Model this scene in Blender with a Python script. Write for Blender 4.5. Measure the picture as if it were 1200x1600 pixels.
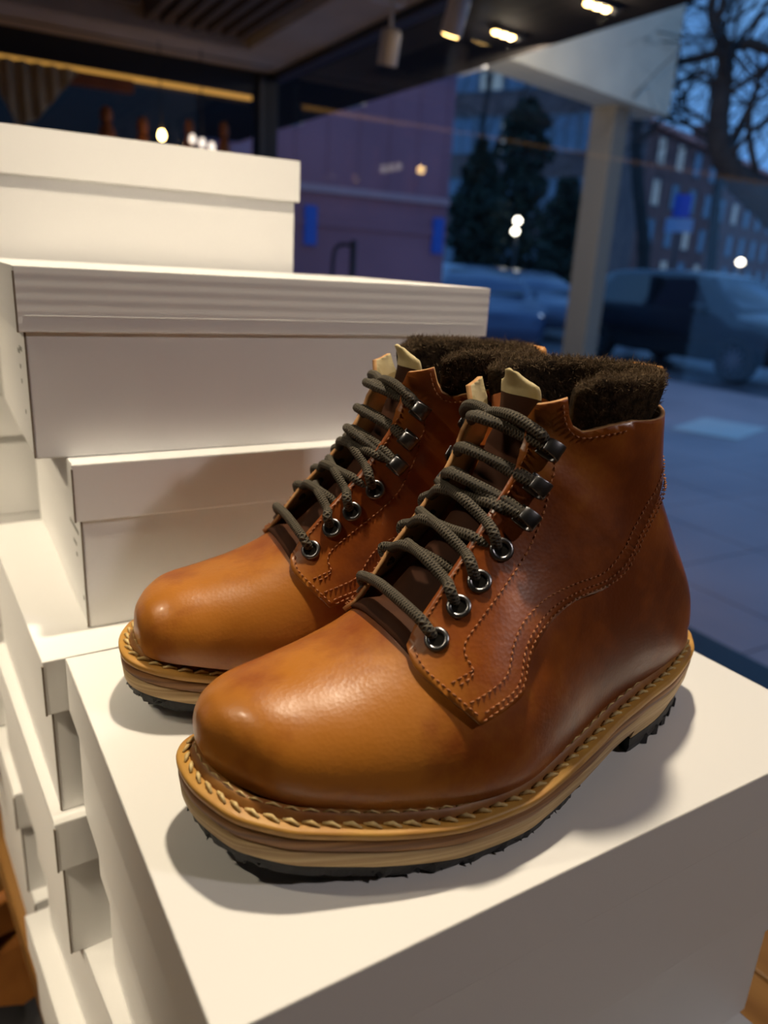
import bpy, bmesh, math, random
import numpy as np
from mathutils import Vector, Matrix, noise
from mathutils.geometry import delaunay_2d_cdt

# ------------------------------------------------------------------ scene, camera, sky, exposure
scene = bpy.context.scene
for o in list(bpy.data.objects):
    bpy.data.objects.remove(o)
COL = scene.collection
random.seed(7)
RNG = np.random.default_rng(7)

# vanishing points of the box edges in the 1200x1600 photograph give focal length and rotation
VA, VB, PC = (-110.0, 375.0), (2720.0, 540.0), (600.0, 800.0)
_a = np.array([VA[0]-PC[0], -(VA[1]-PC[1])]); _b = np.array([VB[0]-PC[0], -(VB[1]-PC[1])])
FPX = math.sqrt(-(_a @ _b))
_X = np.array([_b[0], _b[1], -FPX]); _Y = np.array([_a[0], _a[1], -FPX])
_X /= np.linalg.norm(_X); _Y /= np.linalg.norm(_Y)
CM = np.array([_X, _Y, np.cross(_X, _Y)])
CP = np.array([0, 0, 0.25])
def ray(p): return CM @ np.array([(p[0]-600)/FPX, -(p[1]-800)/FPX, -1.0])
def onz(p, z): d = ray(p); return CP + d*((z-CP[2])/d[2])
def ony(p, y): d = ray(p); return CP + d*((y-CP[1])/d[1])
def onx(p, x): d = ray(p); return CP + d*((x-CP[0])/d[0])
def at(p, dist):
    d = ray(p); return CP + d*(dist/math.hypot(d[0], d[1]))

cam_d = bpy.data.cameras.new('camera'); cam = bpy.data.objects.new('camera', cam_d); COL.objects.link(cam)
mw = Matrix.Identity(4)
for i in range(3):
    for j in range(3): mw[i][j] = CM[i][j]
mw.translation = Vector(CP)
cam.matrix_world = mw
cam_d.sensor_fit = 'HORIZONTAL'; cam_d.sensor_width = 36.0; cam_d.lens = FPX/1200*36
cam_d.clip_start = 0.01; cam_d.clip_end = 400
cam_d.dof.use_dof = True; cam_d.dof.focus_distance = 0.385; cam_d.dof.aperture_fstop = 8.5
scene.camera = cam

w = bpy.data.worlds.new('dusk_sky'); scene.world = w; w.use_nodes = True
nt = w.node_tree; nt.nodes.clear()
wo = nt.nodes.new('ShaderNodeOutputWorld'); bg = nt.nodes.new('ShaderNodeBackground')
tc = nt.nodes.new('ShaderNodeTexCoord'); ns = nt.nodes.new('ShaderNodeTexNoise'); cr = nt.nodes.new('ShaderNodeValToRGB')
ns.inputs['Scale'].default_value = 5; ns.inputs['Detail'].default_value = 3
cr.color_ramp.elements[0].position = 0.35; cr.color_ramp.elements[0].color = (0.10, 0.31, 0.80, 1)
cr.color_ramp.elements[1].position = 0.7; cr.color_ramp.elements[1].color = (0.18, 0.44, 0.90, 1)
nt.links.new(tc.outputs['Generated'], ns.inputs['Vector']); nt.links.new(ns.outputs['Fac'], cr.inputs['Fac'])
nt.links.new(cr.outputs['Color'], bg.inputs['Color']); bg.inputs['Strength'].default_value = 1.0
nt.links.new(bg.outputs[0], wo.inputs[0])

vs = scene.view_settings
vs.view_transform = 'Standard'; vs.look = 'None'; vs.gamma = 1; vs.use_curve_mapping = False; vs.exposure = -0.14

def spot(loc, target, power, color, size=0.03, angle=70, blend=0.6):
    l = bpy.data.lights.new('shop_and_fill_spot', 'SPOT'); l.energy = power; l.color = color
    l.spot_size = math.radians(angle); l.spot_blend = blend; l.shadow_soft_size = size
    o = bpy.data.objects.new('shop_and_fill_spot', l); COL.objects.link(o); o.location = loc
    d = Vector(target)-Vector(loc); o.rotation_euler = d.to_track_quat('-Z', 'Y').to_euler()
    return o
WARM = (1.0, 0.85, 0.63)
spot((0.30, 0.475, 1.18), (0.24, 0.41, 0.0), 62, WARM, 0.032, 80)
spot((-0.80, 0.66, 1.18), (0.0, 0.5, 0.0), 24, WARM, 0.035, 75)
spot((1.15, -0.75, 1.18), (.3, 0.3, 0), 33, (1.0, .90, .88), 0.06, 60)  # unseen fill, added to brighten the boots' near side
spot((-.9, .2, 1.18), (-.12, 1.0, -1.0), 130, WARM, 0.05, 50)  # unseen spot added to light the bag on the floor
spot((-1.6, 2.2, 1.18), (-1.6, 2.4, -1.1), 60, WARM, 0.05, 110)  # this and the next two: unseen, added to raise the room's ambient
spot((0.8, 2.6, 1.18), (0.8, 2.8, -1.1), 75, WARM, 0.05, 110)
spot((-1.4, -1.6, 1.18), (-1.4, -1.8, -1.1), 60, WARM, 0.05, 110)

# ------------------------------------------------------------------ helpers
def mesh_obj(name, verts, faces, mat=None, parent=None, smooth=True, uvs=None, mats=None, fmat=None):
    me = bpy.data.meshes.new(name)
    me.from_pydata([tuple(map(float, v)) for v in verts], [], [tuple(int(i) for i in f) for f in faces])
    if uvs is not None:
        ul = me.uv_layers.new(name='uv')
        for p in me.polygons:
            for li, vi in zip(p.loop_indices, p.vertices): ul.data[li].uv = uvs[vi]
    if mats:
        for m in mats: me.materials.append(m)
        if fmat is not None: me.polygons.foreach_set('material_index', np.asarray(fmat, dtype=np.int32))
    elif mat: me.materials.append(mat)
    if smooth: me.polygons.foreach_set('use_smooth', np.ones(len(me.polygons), dtype=bool))
    me.update()
    o = bpy.data.objects.new(name, me); COL.objects.link(o)
    if parent: o.parent = parent
    return o
def fixn(o):
    bm = bmesh.new(); bm.from_mesh(o.data); bmesh.ops.recalc_face_normals(bm, faces=bm.faces); bm.to_mesh(o.data); bm.free(); return o
def empty(name, loc=(0, 0, 0), rz=0.0):
    o = bpy.data.objects.new(name, None); COL.objects.link(o); o.location = loc; o.rotation_euler = (0, 0, rz)
    o.empty_display_size = 0.05; return o
def tag(o, label, cat, group=None):
    o['label'] = label; o['category'] = cat
    if group: o['group'] = group
    return o
def struct(o): o['kind'] = 'structure'; return o
def stuff(o): o['kind'] = 'stuff'; return o
class MB:
    def __init__(s): s.v = []; s.f = []
    def add(s, v, f):
        n = len(s.v); s.v += [tuple(x) for x in v]; s.f += [tuple(i+n for i in q) for q in f]; return s
    def box(s, a, b):
        x0, y0, z0 = a; x1, y1, z1 = b
        return s.add([(x0,y0,z0),(x1,y0,z0),(x1,y1,z0),(x0,y1,z0),(x0,y0,z1),(x1,y0,z1),(x1,y1,z1),(x0,y1,z1)],
              [(3,2,1,0),(4,5,6,7),(0,1,5,4),(1,2,6,5),(2,3,7,6),(3,0,4,7)])
    def build(s, name, mat, parent=None, smooth=False): return mesh_obj(name, s.v, s.f, mat, parent, smooth)
def bevel(o, w=0.002, seg=2, angle=30):
    m = o.modifiers.new('bevel', 'BEVEL'); m.width = w; m.segments = seg; m.limit_method = 'ANGLE'; m.angle_limit = math.radians(angle)
    return o
def catmull(K, n):
    K = np.asarray(K, float); m = len(K); out = []
    Kp = np.vstack([2*K[0]-K[1], K, 2*K[-1]-K[-2]])
    for x in np.linspace(0, m-1, n):
        i = min(int(x), m-2); t = x-i
        p0, p1, p2, p3 = Kp[i], Kp[i+1], Kp[i+2], Kp[i+3]
        out.append(0.5*((2*p1)+(-p0+p2)*t+(2*p0-5*p1+4*p2-p3)*t*t+(-p0+3*p1-3*p2+p3)*t**3))
    return np.array(out)
def closed_catmull(K, n):
    K = np.asarray(K, float); m = len(K); out = []
    for x in np.linspace(0, m, n, endpoint=False):
        i = int(x); t = x-i
        p0, p1, p2, p3 = K[(i-1) % m], K[i % m], K[(i+1) % m], K[(i+2) % m]
        out.append(0.5*((2*p1)+(-p0+p2)*t+(2*p0-5*p1+4*p2-p3)*t*t+(-p0+3*p1-3*p2+p3)*t**3))
    out = np.array(out)
    d = np.r_[0, np.cumsum(np.linalg.norm(np.diff(np.vstack([out, out[:1]]), axis=0), axis=1))]
    o2 = np.vstack([out, out[:1]]); q = np.linspace(0, d[-1], n, endpoint=False)
    return np.stack([np.interp(q, d, o2[:, k]) for k in range(K.shape[1])], 1)
def tube(pts, r, n=8, caps=True):
    P = np.asarray(pts, float); m = len(P)
    R = np.full(m, r) if np.isscalar(r) else np.asarray(r)
    T = np.gradient(P, axis=0); T /= np.linalg.norm(T, axis=1)[:, None]+1e-12
    a = np.array([0, 0, 1.0]) if abs(T[0][2]) < .9 else np.array([1.0, 0, 0])
    N = np.cross(T[0], a); N /= np.linalg.norm(N)
    V = []; UV = []; L = 0
    for i in range(m):
        N = N-T[i]*(N@T[i]); N /= np.linalg.norm(N)+1e-12; B = np.cross(T[i], N)
        if i: L += np.linalg.norm(P[i]-P[i-1])
        for k in range(n):
            an = 2*math.pi*k/n
            V.append(P[i]+R[i]*(math.cos(an)*N+math.sin(an)*B)); UV.append((L, k/n))
    F = [(i*n+k, i*n+(k+1) % n, (i+1)*n+(k+1) % n, (i+1)*n+k) for i in range(m-1) for k in range(n)]
    if caps: F += [tuple(range(n-1, -1, -1)), tuple((m-1)*n+k for k in range(n))]
    return V, F, UV

# ------------------------------------------------------------------ materials
def mat(name, col, rough=0.5, metal=0.0, spec=0.5, emit=None, estr=0.0, col2=None, nscale=5.0, ndetail=4, bump=0.0, bscale=50.0, coat=0.0, lo=0.35, hi=0.65, stretch=None, sheen=0.0):
    m = bpy.data.materials.new(name); m.use_nodes = True; n = m.node_tree.nodes; l = m.node_tree.links
    p = n['Principled BSDF']
    p.inputs['Base Color'].default_value = (*col, 1); p.inputs['Roughness'].default_value = rough; p.inputs['Metallic'].default_value = metal
    p.inputs['Specular IOR Level'].default_value = spec
    p.inputs['Coat Weight'].default_value = coat; p.inputs['Coat Roughness'].default_value = 0.25
    p.inputs['Sheen Weight'].default_value = sheen
    if emit: p.inputs['Emission Color'].default_value = (*emit, 1); p.inputs['Emission Strength'].default_value = estr
    t = n.new('ShaderNodeTexCoord'); src = t.outputs['Object']
    if stretch:
        mp = n.new('ShaderNodeMapping'); mp.inputs['Scale'].default_value = stretch; l.new(src, mp.inputs['Vector']); src = mp.outputs[0]
    if col2:
        nz = n.new('ShaderNodeTexNoise'); nz.inputs['Scale'].default_value = nscale; nz.inputs['Detail'].default_value = ndetail
        c = n.new('ShaderNodeValToRGB'); c.color_ramp.elements[0].position = lo; c.color_ramp.elements[1].position = hi
        c.color_ramp.elements[0].color = (*col, 1); c.color_ramp.elements[1].color = (*col2, 1)
        l.new(src, nz.inputs['Vector']); l.new(nz.outputs['Fac'], c.inputs['Fac']); l.new(c.outputs['Color'], p.inputs['Base Color'])
    if bump:
        nb = n.new('ShaderNodeTexNoise'); nb.inputs['Scale'].default_value = bscale; nb.inputs['Detail'].default_value = 3
        b = n.new('ShaderNodeBump'); b.inputs['Strength'].default_value = bump; b.inputs['Distance'].default_value = 0.001
        l.new(src, nb.inputs['Vector']); l.new(nb.outputs['Fac'], b.inputs['Height']); l.new(b.outputs[0], p.inputs['Normal'])
    return m
def leather_mat():
    m = bpy.data.materials.new('pull_up_leather'); m.use_nodes = True; n = m.node_tree.nodes; l = m.node_tree.links; p = n['Principled BSDF']
    t = n.new('ShaderNodeTexCoord')
    n1 = n.new('ShaderNodeTexNoise'); n1.inputs['Scale'].default_value = 14; n1.inputs['Detail'].default_value = 5; n1.inputs['Roughness'].default_value = .62
    c = n.new('ShaderNodeValToRGB'); e = c.color_ramp.elements
    e[0].position = .36; e[0].color = (.155, .033, .006, 1); e[1].position = .66; e[1].color = (.44, .155, .018, 1)
    e2 = e.new(.5); e2.color = (.275, .068, .009, 1)
    # base colour grades paler towards the toe (object x = heel to toe, z = height)
    sx = n.new('ShaderNodeSeparateXYZ'); l.new(t.outputs['Object'], sx.inputs[0])
    mr = n.new('ShaderNodeMapRange'); mr.inputs[1].default_value = .14; mr.inputs[2].default_value = .30; mr.inputs[3].default_value = -.05; mr.inputs[4].default_value = .15
    l.new(sx.outputs['X'], mr.inputs[0])
    ad = n.new('ShaderNodeMath'); l.new(n1.outputs['Fac'], ad.inputs[0]); l.new(mr.outputs[0], ad.inputs[1])
    l.new(t.outputs['Object'], n1.inputs['Vector']); l.new(ad.outputs[0], c.inputs['Fac']); l.new(c.outputs['Color'], p.inputs['Base Color'])
    n2 = n.new('ShaderNodeTexNoise'); n2.inputs['Scale'].default_value = 30; n2.inputs['Detail'].default_value = 4
    r2 = n.new('ShaderNodeMapRange'); r2.inputs[1].default_value = .3; r2.inputs[2].default_value = .7; r2.inputs[3].default_value = .30; r2.inputs[4].default_value = .47
    l.new(t.outputs['Object'], n2.inputs['Vector']); l.new(n2.outputs['Fac'], r2.inputs[0]); l.new(r2.outputs[0], p.inputs['Roughness'])
    v = n.new('ShaderNodeTexVoronoi'); v.inputs['Scale'].default_value = 520; v.feature = 'F1'
    n3 = n.new('ShaderNodeTexNoise'); n3.inputs['Scale'].default_value = 130; n3.inputs['Detail'].default_value = 5
    mx = n.new('ShaderNodeMath'); mx.operation = 'MULTIPLY_ADD'; mx.inputs[1].default_value = .35
    l.new(t.outputs['Object'], v.inputs['Vector']); l.new(t.outputs['Object'], n3.inputs['Vector'])
    l.new(v.outputs['Distance'], mx.inputs[0]); l.new(n3.outputs['Fac'], mx.inputs[2])
    b = n.new('ShaderNodeBump'); b.inputs['Strength'].default_value = .14; b.inputs['Distance'].default_value = .0012
    l.new(mx.outputs[0], b.inputs['Height']); l.new(b.outputs[0], p.inputs['Normal'])
    p.inputs['Coat Weight'].default_value = .14; p.inputs['Coat Roughness'].default_value = .15
    return m
def lace_mat():
    m = bpy.data.materials.new('braided_lace'); m.use_nodes = True; n = m.node_tree.nodes; l = m.node_tree.links; p = n['Principled BSDF']
    uv = n.new('ShaderNodeUVMap'); uv.uv_map = 'uv'
    hs = []
    for k, sgn in enumerate((1, -1)):
        mp = n.new('ShaderNodeMapping'); mp.inputs['Scale'].default_value = (1, 1, 1)
        sp = n.new('ShaderNodeSeparateXYZ'); l.new(uv.outputs[0], sp.inputs[0])
        a = n.new('ShaderNodeMath'); a.operation = 'MULTIPLY'; a.inputs[1].default_value = 4200; l.new(sp.outputs['X'], a.inputs[0])
        b = n.new('ShaderNodeMath'); b.operation = 'MULTIPLY_ADD'; b.inputs[1].default_value = sgn*2*math.pi*4; l.new(sp.outputs['Y'], b.inputs[0]); l.new(a.outputs[0], b.inputs[2])
        s = n.new('ShaderNodeMath'); s.operation = 'SINE'; l.new(b.outputs[0], s.inputs[0]); hs.append(s)
    mx = n.new('ShaderNodeMath'); mx.operation = 'MAXIMUM'; l.new(hs[0].outputs[0], mx.inputs[0]); l.new(hs[1].outputs[0], mx.inputs[1])
    c = n.new('ShaderNodeValToRGB'); c.color_ramp.elements[0].position = .1; c.color_ramp.elements[0].color = (.022, .018, .012, 1); c.color_ramp.elements[1].color = (.125, .10, .065, 1)
    l.new(mx.outputs[0], c.inputs['Fac']); l.new(c.outputs['Color'], p.inputs['Base Color'])
    bp = n.new('ShaderNodeBump'); bp.inputs['Strength'].default_value = .8; bp.inputs['Distance'].default_value = .0006
    l.new(mx.outputs[0], bp.inputs['Height']); l.new(bp.outputs[0], p.inputs['Normal']); p.inputs['Roughness'].default_value = .7
    return m
def glass_mat(name, tint=(1, 1, 1), refl=1.0):
    m = bpy.data.materials.new(name); m.use_nodes = True; n = m.node_tree.nodes; l = m.node_tree.links
    n.remove(n['Principled BSDF']); out = n['Material Output']
    tr = n.new('ShaderNodeBsdfTransparent'); tr.inputs[0].default_value = (*tint, 1)
    gl = n.new('ShaderNodeBsdfGlossy'); gl.inputs['Roughness'].default_value = .02
    fr = n.new('ShaderNodeLayerWeight'); fr.inputs['Blend'].default_value = .5
    pw = n.new('ShaderNodeMath'); pw.operation = 'POWER'; pw.inputs[1].default_value = 5.0; l.new(fr.outputs['Facing'], pw.inputs[0])
    mi = n.new('ShaderNodeMath'); mi.operation = 'MULTIPLY_ADD'; mi.inputs[1].default_value = .9*refl; mi.inputs[2].default_value = .035*refl
    mx = n.new('ShaderNodeMixShader'); l.new(pw.outputs[0], mi.inputs[0]); l.new(mi.outputs[0], mx.inputs[0]); l.new(tr.outputs[0], mx.inputs[1]); l.new(gl.outputs[0], mx.inputs[2])
    l.new(mx.outputs[0], out.inputs[0]); return m
def ribbed_card(name, col):
    m = mat(name, col, .55, bump=.05, bscale=900)
    n = m.node_tree.nodes; l = m.node_tree.links; p = n['Principled BSDF']
    t = n.new('ShaderNodeTexCoord'); wv = n.new('ShaderNodeTexWave'); wv.bands_direction = 'Z'; wv.inputs['Scale'].default_value = 42; wv.inputs['Distortion'].default_value = 1.2; wv.inputs['Detail'].default_value = 3; wv.inputs['Detail Scale'].default_value = .4
    mp = n.new('ShaderNodeMapping'); mp.inputs['Scale'].default_value = (.05, .05, 1)
    b = n.new('ShaderNodeBump'); b.inputs['Strength'].default_value = .14; b.inputs['Distance'].default_value = .0006
    l.new(t.outputs['Object'], mp.inputs[0]); l.new(mp.outputs[0], wv.inputs['Vector']); l.new(wv.outputs['Fac'], b.inputs['Height']); l.new(b.outputs[0], p.inputs['Normal'])
    return m
M = {}
M['leather'] = leather_mat()
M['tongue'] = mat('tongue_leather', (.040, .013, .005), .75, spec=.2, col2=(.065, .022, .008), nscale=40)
M['raw_edge'] = mat('raw_leather_edge', (.42, .20, .07), .7, col2=(.55, .30, .12), nscale=200)
M['cream'] = mat('cream_lining_leather', (.46, .36, .17), .6, col2=(.56, .46, .25), nscale=60, bump=.2, bscale=300)
M['tan'] = mat('tan_leather_tab', (.50, .22, .05), .5, col2=(.42, .16, .03), nscale=80)
M['felt'] = mat('dark_felt', (.012, .008, .005), .95, spec=.05, col2=(.045, .029, .016), nscale=260, bump=.9, bscale=700)
M['fuzz'] = mat('felt_fibre', (.15, .10, .055), .8, spec=.2)
M['thread'] = mat('rust_thread', (.32, .11, .035), .7, col2=(.42, .17, .07), nscale=500)
M['thread_pale'] = mat('waxed_welt_thread', (.72, .55, .25), .6, col2=(.45, .29, .10), nscale=300)
M['lace'] = lace_mat()
M['gunmetal'] = mat('gunmetal', (.20, .20, .21), .30, 1.0)
M['hole'] = mat('eyelet_hole', (.006, .005, .004), .9, spec=.1)
M['welt'] = mat('welt_leather', (.56, .30, .055), .5, col2=(.44, .21, .04), nscale=45, bump=.2, bscale=200)
M['rand'] = mat('rand_leather', (.34, .15, .03), .5, col2=(.24, .085, .018), nscale=60, bump=.2, bscale=250)
M['midsole'] = mat('stacked_midsole', (.36, .17, .055), .55, col2=(.14, .055, .02), nscale=9, ndetail=6, stretch=(1, 1, 60), bump=.3, bscale=14)
M['midsole_pale'] = mat('pale_midsole', (.60, .43, .22), .6, col2=(.40, .25, .11), nscale=8, ndetail=6, stretch=(1, 1, 70), bump=.3, bscale=14)
M['rubber'] = mat('black_rubber', (.012, .012, .013), .6, col2=(.02, .02, .021), nscale=100, bump=.4, bscale=300)
M['card'] = mat('white_card', (.80, .79, .77), .5, bump=.04, bscale=700)
M['card_rib'] = ribbed_card('white_corrugated_card', (.78, .77, .755))
M['card_edge'] = mat('card_cut_edge', (.20, .16, .12), .8)
M['print'] = mat('grey_print', (.30, .30, .27), .7)

# ------------------------------------------------------------------ the shop shell
ZF, ZC, XW, YB = -1.10, 1.25, 1.80, 4.58
m_floor = mat('oak_floor', (.30, .17, .055), .45, col2=(.20, .10, .03), nscale=3, ndetail=6, stretch=(1, 8, 1))
m_beige = mat('beige_plaster', (.60, .51, .41), .8, col2=(.54, .46, .37), nscale=6, bump=.2, bscale=60)
m_darkf = mat('dark_anodised_frame', (.018, .018, .020), .45)
m_darkw = mat('dark_wall_paint', (.025, .022, .02), .7)
m_wall = mat('warm_white_wall', (.55, .50, .43), .8, bump=.1, bscale=40)
m_glass = glass_mat('window_glass')
m_refl_strip = mat('reflected_strip_glow', (.3, .15, .03), .5, emit=(1.0, .50, .10), estr=.55)

fl = struct(MB().box((-3.2, -3.2, ZF-.1), (XW, YB, ZF)).build('floor', M['card']))
fl.data.materials[0] = m_floor
for i in range(14):      # floor boards
    mb = MB(); y0 = .2+i*.16; mb.box((-1.2, y0, ZF), (.6, y0+.156, ZF+.004)); b = mb.build('floor_board', m_floor, fl)
# ceiling: beige perimeter band with a sunk field of slats
cl = empty('ceiling', (0, 0, ZC)); struct(cl)
INX, INY = 1.50, 4.14
def cpart(name, a, b, m): 
    o = MB().box((a[0], a[1], a[2]-ZC), (b[0], b[1], b[2]-ZC)).build(name, m, cl); return o
cpart('perimeter_band', (INX, -3.2, ZC), (XW, YB, ZC+.12), m_beige)
cpart('perimeter_band', (-3.2, INY, ZC), (INX, YB, ZC+.12), m_beige)
cpart('shadow_groove', (-3.2, 4.40, ZC-.002), (XW-.06, 4.425, ZC+.01), m_darkf)
cpart('recess_back', (-3.2, -3.2, ZC+.26), (INX, INY, ZC+.30), m_darkw)
cpart('recess_edge', (INX-.015, -3.2, ZC+.12), (INX, INY, ZC+.26), m_darkw)
cpart('recess_edge', (-3.2, INY-.015, ZC+.12), (INX, INY, ZC+.26), m_darkw)
m_slat = mat('painted_slat', (.16, .115, .085), .7)
m_slat2 = mat('terracotta_slat', (.36, .16, .085), .7)
for i in range(7):
    x = .98+i*.075
    cpart('ceiling_slat', (x, 1.2, ZC+.03), (x+.034, INY-.02, ZC+.12), m_slat)
    cpart('ceiling_slat', (x+.002, 1.2, ZC+.026), (x+.032, 3.2+.02*i, ZC+.03), m_slat2)
for i in range(6):
    y = 2.9+i*.2
    cpart('ceiling_slat', (-1.4, y, ZC+.04), (.92, y+.05, ZC+.12), m_slat)
# walls out of frame close the room
struct(MB().box((-3.3, -3.2, ZF), (-3.2, YB, ZC+.3)).build('wall_left', m_wall))
struct(MB().box((-3.2, -3.3, ZF), (XW, -3.2, ZC+.3)).build('wall_front', m_wall))
# back wall: dark fascia, glowing bar for a reflected light strip, dark glazing with a lit corner
wb = empty('wall_back', (0, YB, ZF)); struct(wb)
def bpart(name, a, b, m): return MB().box((a[0], a[1]-YB, a[2]-ZF), (b[0], b[1]-YB, b[2]-ZF)).build(name, m, wb)
bpart('fascia', (-3.2, YB-.02, 1.13), (1.72, YB+.06, ZC), m_darkf)
bpart('strip_reflection', (-3.2, YB-.03, 1.100), (1.665, YB-.015, 1.122), m_refl_strip)  # emissive bar in place of a light cove reflected in the glass
bpart('wall_panel', (-3.2, YB+.9, ZF), (1.62, YB+.95, 2.2), m_darkw)
bpart('knee_wall', (-3.2, YB-.02, ZF), (1.72, YB+.06, -.6), m_darkf)
wp = struct(MB().box((-3.2, YB+.02, -.6), (1.70, YB+.026, 1.10)).build('window_2', m_glass))
# corner post
pst = struct(MB().box((1.70, YB-.04, ZF), (XW+.02, YB+.06, ZC)).build('trim_1', m_darkf)); bevel(pst, .006)
tr2 = struct(MB().box((1.705, YB-.055, ZF), (1.73, YB-.04, ZC-.02)).build('trim_2', mat('grey_frame_lip', (.09, .085, .08), .4)))
# right window: sill, head frame, pane
sl = struct(MB().box((1.66, -3.2, ZF), (XW+.08, YB, -.735)).build('trim_3', m_darkf)); bevel(sl, .008)
wr = struct(MB().box((XW+.005, -3.2, -.735), (XW+.07, .80, 1.215)).build('wall_right_blocker', m_wall))  # out of view, added to block blue window light and bounce warmth
hd = struct(MB().box((XW-.02, -3.2, 1.215), (XW+.05, YB+.06, 1.9)).build('trim_4', m_darkf))
gp = struct(MB().box((XW+.02, .80, -.735), (XW+.028, YB, 1.215)).build('window_1', m_glass))

# ------------------------------------------------------------------ table the boxes stand on
TZ = -.472
m_wood = mat('oiled_oak_table', (.30, .15, .04), .4, col2=(.19, .085, .02), nscale=4, ndetail=6, stretch=(8, 1, 8), bump=.15, bscale=30)
tb = empty('display_table', (.034, .62, TZ), math.radians(6))
tag(tb, 'oiled oak display table under the stacks of white boxes', 'table')
for i in range(5):
    o = MB().box((-.014+i*.22, -.75, -.045), (-.014+i*.22+.217, .75, 0)).build('table_board', m_wood, tb); bevel(o, .003)
for sx in (.0, .93):
    for sy in (-.68, .68): MB().box((sx, sy-.04, ZF-TZ), (sx+.07, sy+.04, -.04)).build('leg', m_wood, tb)

# ------------------------------------------------------------------ shoe boxes
def shoe_box(corner, W, D, top, H=.1183, yaw=0, lid=.039, label='', ribbed=False, tilt=0.0, prints=False):
    t = .0016; ov = .004
    e = empty('shoe_box', (corner[0], corner[1], top-H), math.radians(yaw)); e.rotation_euler[1] = math.radians(tilt)
    tag(e, label, 'box', 'white boot boxes in stacks')
    mb = MB(); x0, y0, x1, y1 = ov, ov, W-ov, D-ov
    bd = mb.box((x0, y0, 0), (x1, y1, H-.002)).build('box_body', M['card'], e); bevel(bd, .0012, 2)
    ld = MB()
    ld.box((0, 0, H-t), (W, D, H))                       # top sheet
    ld.box((0, 0, H-lid), (W, t, H)); ld.box((0, D-t, H-lid), (W, D, H))
    ld.box((0, t, H-lid), (t, D-t, H)); ld.box((W-t, t, H-lid), (W, D-t, H))
    l = ld.build('box_lid', M['card_rib'] if ribbed else M['card'], e); bevel(l, .0009, 2)
    # cut edges of the card at the front corners
    MB().box((-.0004, -.0004, H-lid), (.0007, .0012, H-.003)).build('lid_corner_seam', M['card_edge'], l)
    MB().box((x0-.0004, y0-.0004, .001), (x0+.0007, y0+.0012, H-lid)).build('body_corner_seam', M['card_edge'], bd)
    if ribbed: MB().box((.004, -.0003, H-lid+.0095), (W-.004, .0004, H-lid+.0102)).build('lid_fold_crease', M['card'], l)
    if prints:
        for (yy, zz, ln) in prints:
            MB().box((x0-.0003, yy, zz), (x0+.0002, yy+ln, zz+.0028)).build('printed_mark', M['print'], bd)
    return e
BW, BD = .395, .287
shoe_box((.0543, .1832), BW, BD, 0.0, yaw=1.5, label='white box that the brown leather boots stand on')
shoe_box((.064, .192), BW-.01, .255, -.1183, yaw=2, label='white box directly under the one carrying the boots')
pr = [(.030, .066, .014), (.045, .063, .012), (.046, .053, .004), (.046, .043, .004), (.036, .024, .003)]
shoe_box((.0633, .5035), .356, .262, .1180, yaw=.5, prints=[(.018, .064, .035), (.03, .052, .012), (.03, .044, .004), (.012, .018, .003)], label='white box behind the boots, right under the overhanging ridged-lid box')
shoe_box((.0405, .5195), .357, .240, .2385, H=.1202, yaw=.3, ribbed=True, tilt=.12, prints=pr, label='white box with finely ridged lid overhanging the box below it')
shoe_box((.0331, .4705), BW, BD, -.0004, yaw=3.2, label='white box level with the boots, beneath the ridged-lid stack')
shoe_box((.0305, .462), BW, BD, -.1187, yaw=4.0, label='white box third below the ridged-lid one, its lid catching a diagonal light')
shoe_box((.051, .385), BW, .24, -.237, yaw=6, label='white box on the lowest but one layer, jutting forward under the boot stack')
shoe_box((.0535, .10), BW, .272, -.239, yaw=4, label='white box under the front of the boot stack, its lid corner showing')
shoe_box((.0125, .668), BW, .25, -.237, yaw=4, label='small white lid corner showing behind the lower boxes above the wooden table edge')
shoe_box((.036, .395), BW, .25, -.3553, H=.1165, yaw=6, label='white bottom box resting on the wooden table under the boot stack')
shoe_box((.020, .655), BW, .26, -.3553, H=.1165, yaw=5, label='white bottom box on the wooden table at the rear')
shoe_box((-.06, .770), BW, BD, .3466, H=.112, yaw=.5, label='topmost white box, the highest one, before the dark back window')
for k, (dx, lb) in enumerate([(0, 'white box right under the topmost one, hidden behind the ridged-lid box'), (-.012, 'rear white box two below the topmost one, its corner peeking out left'), (.006, 'rear white box three below the topmost one, beside the level one under the stack'), (-.004, 'rear white box at the foot of the tall back stack')]):
    shoe_box((-.06+dx, .775+.003*k), BW, BD-.005, .2346-.1175*k, H=.1175, yaw=.5+.3*k, label=lb)

# ------------------------------------------------------------------ boots
# local boot frame: x from heel back (0) to toe (.31), y lateral (+) / medial (-), z up from the ground
BO = np.array([.3816, .2796, 0.0]); BPSI = math.radians(181.13)
RZ = np.array([[math.cos(BPSI), -math.sin(BPSI), 0], [math.sin(BPSI), math.cos(BPSI), 0], [0, 0, 1]])
def boot_px(P):
    q = (np.asarray(P) @ RZ.T + BO - CP) @ CM
    return np.stack([600+FPX*q[..., 0]/-q[..., 2], 800-FPX*q[..., 1]/-q[..., 2]], -1)
VR = -.005
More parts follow.
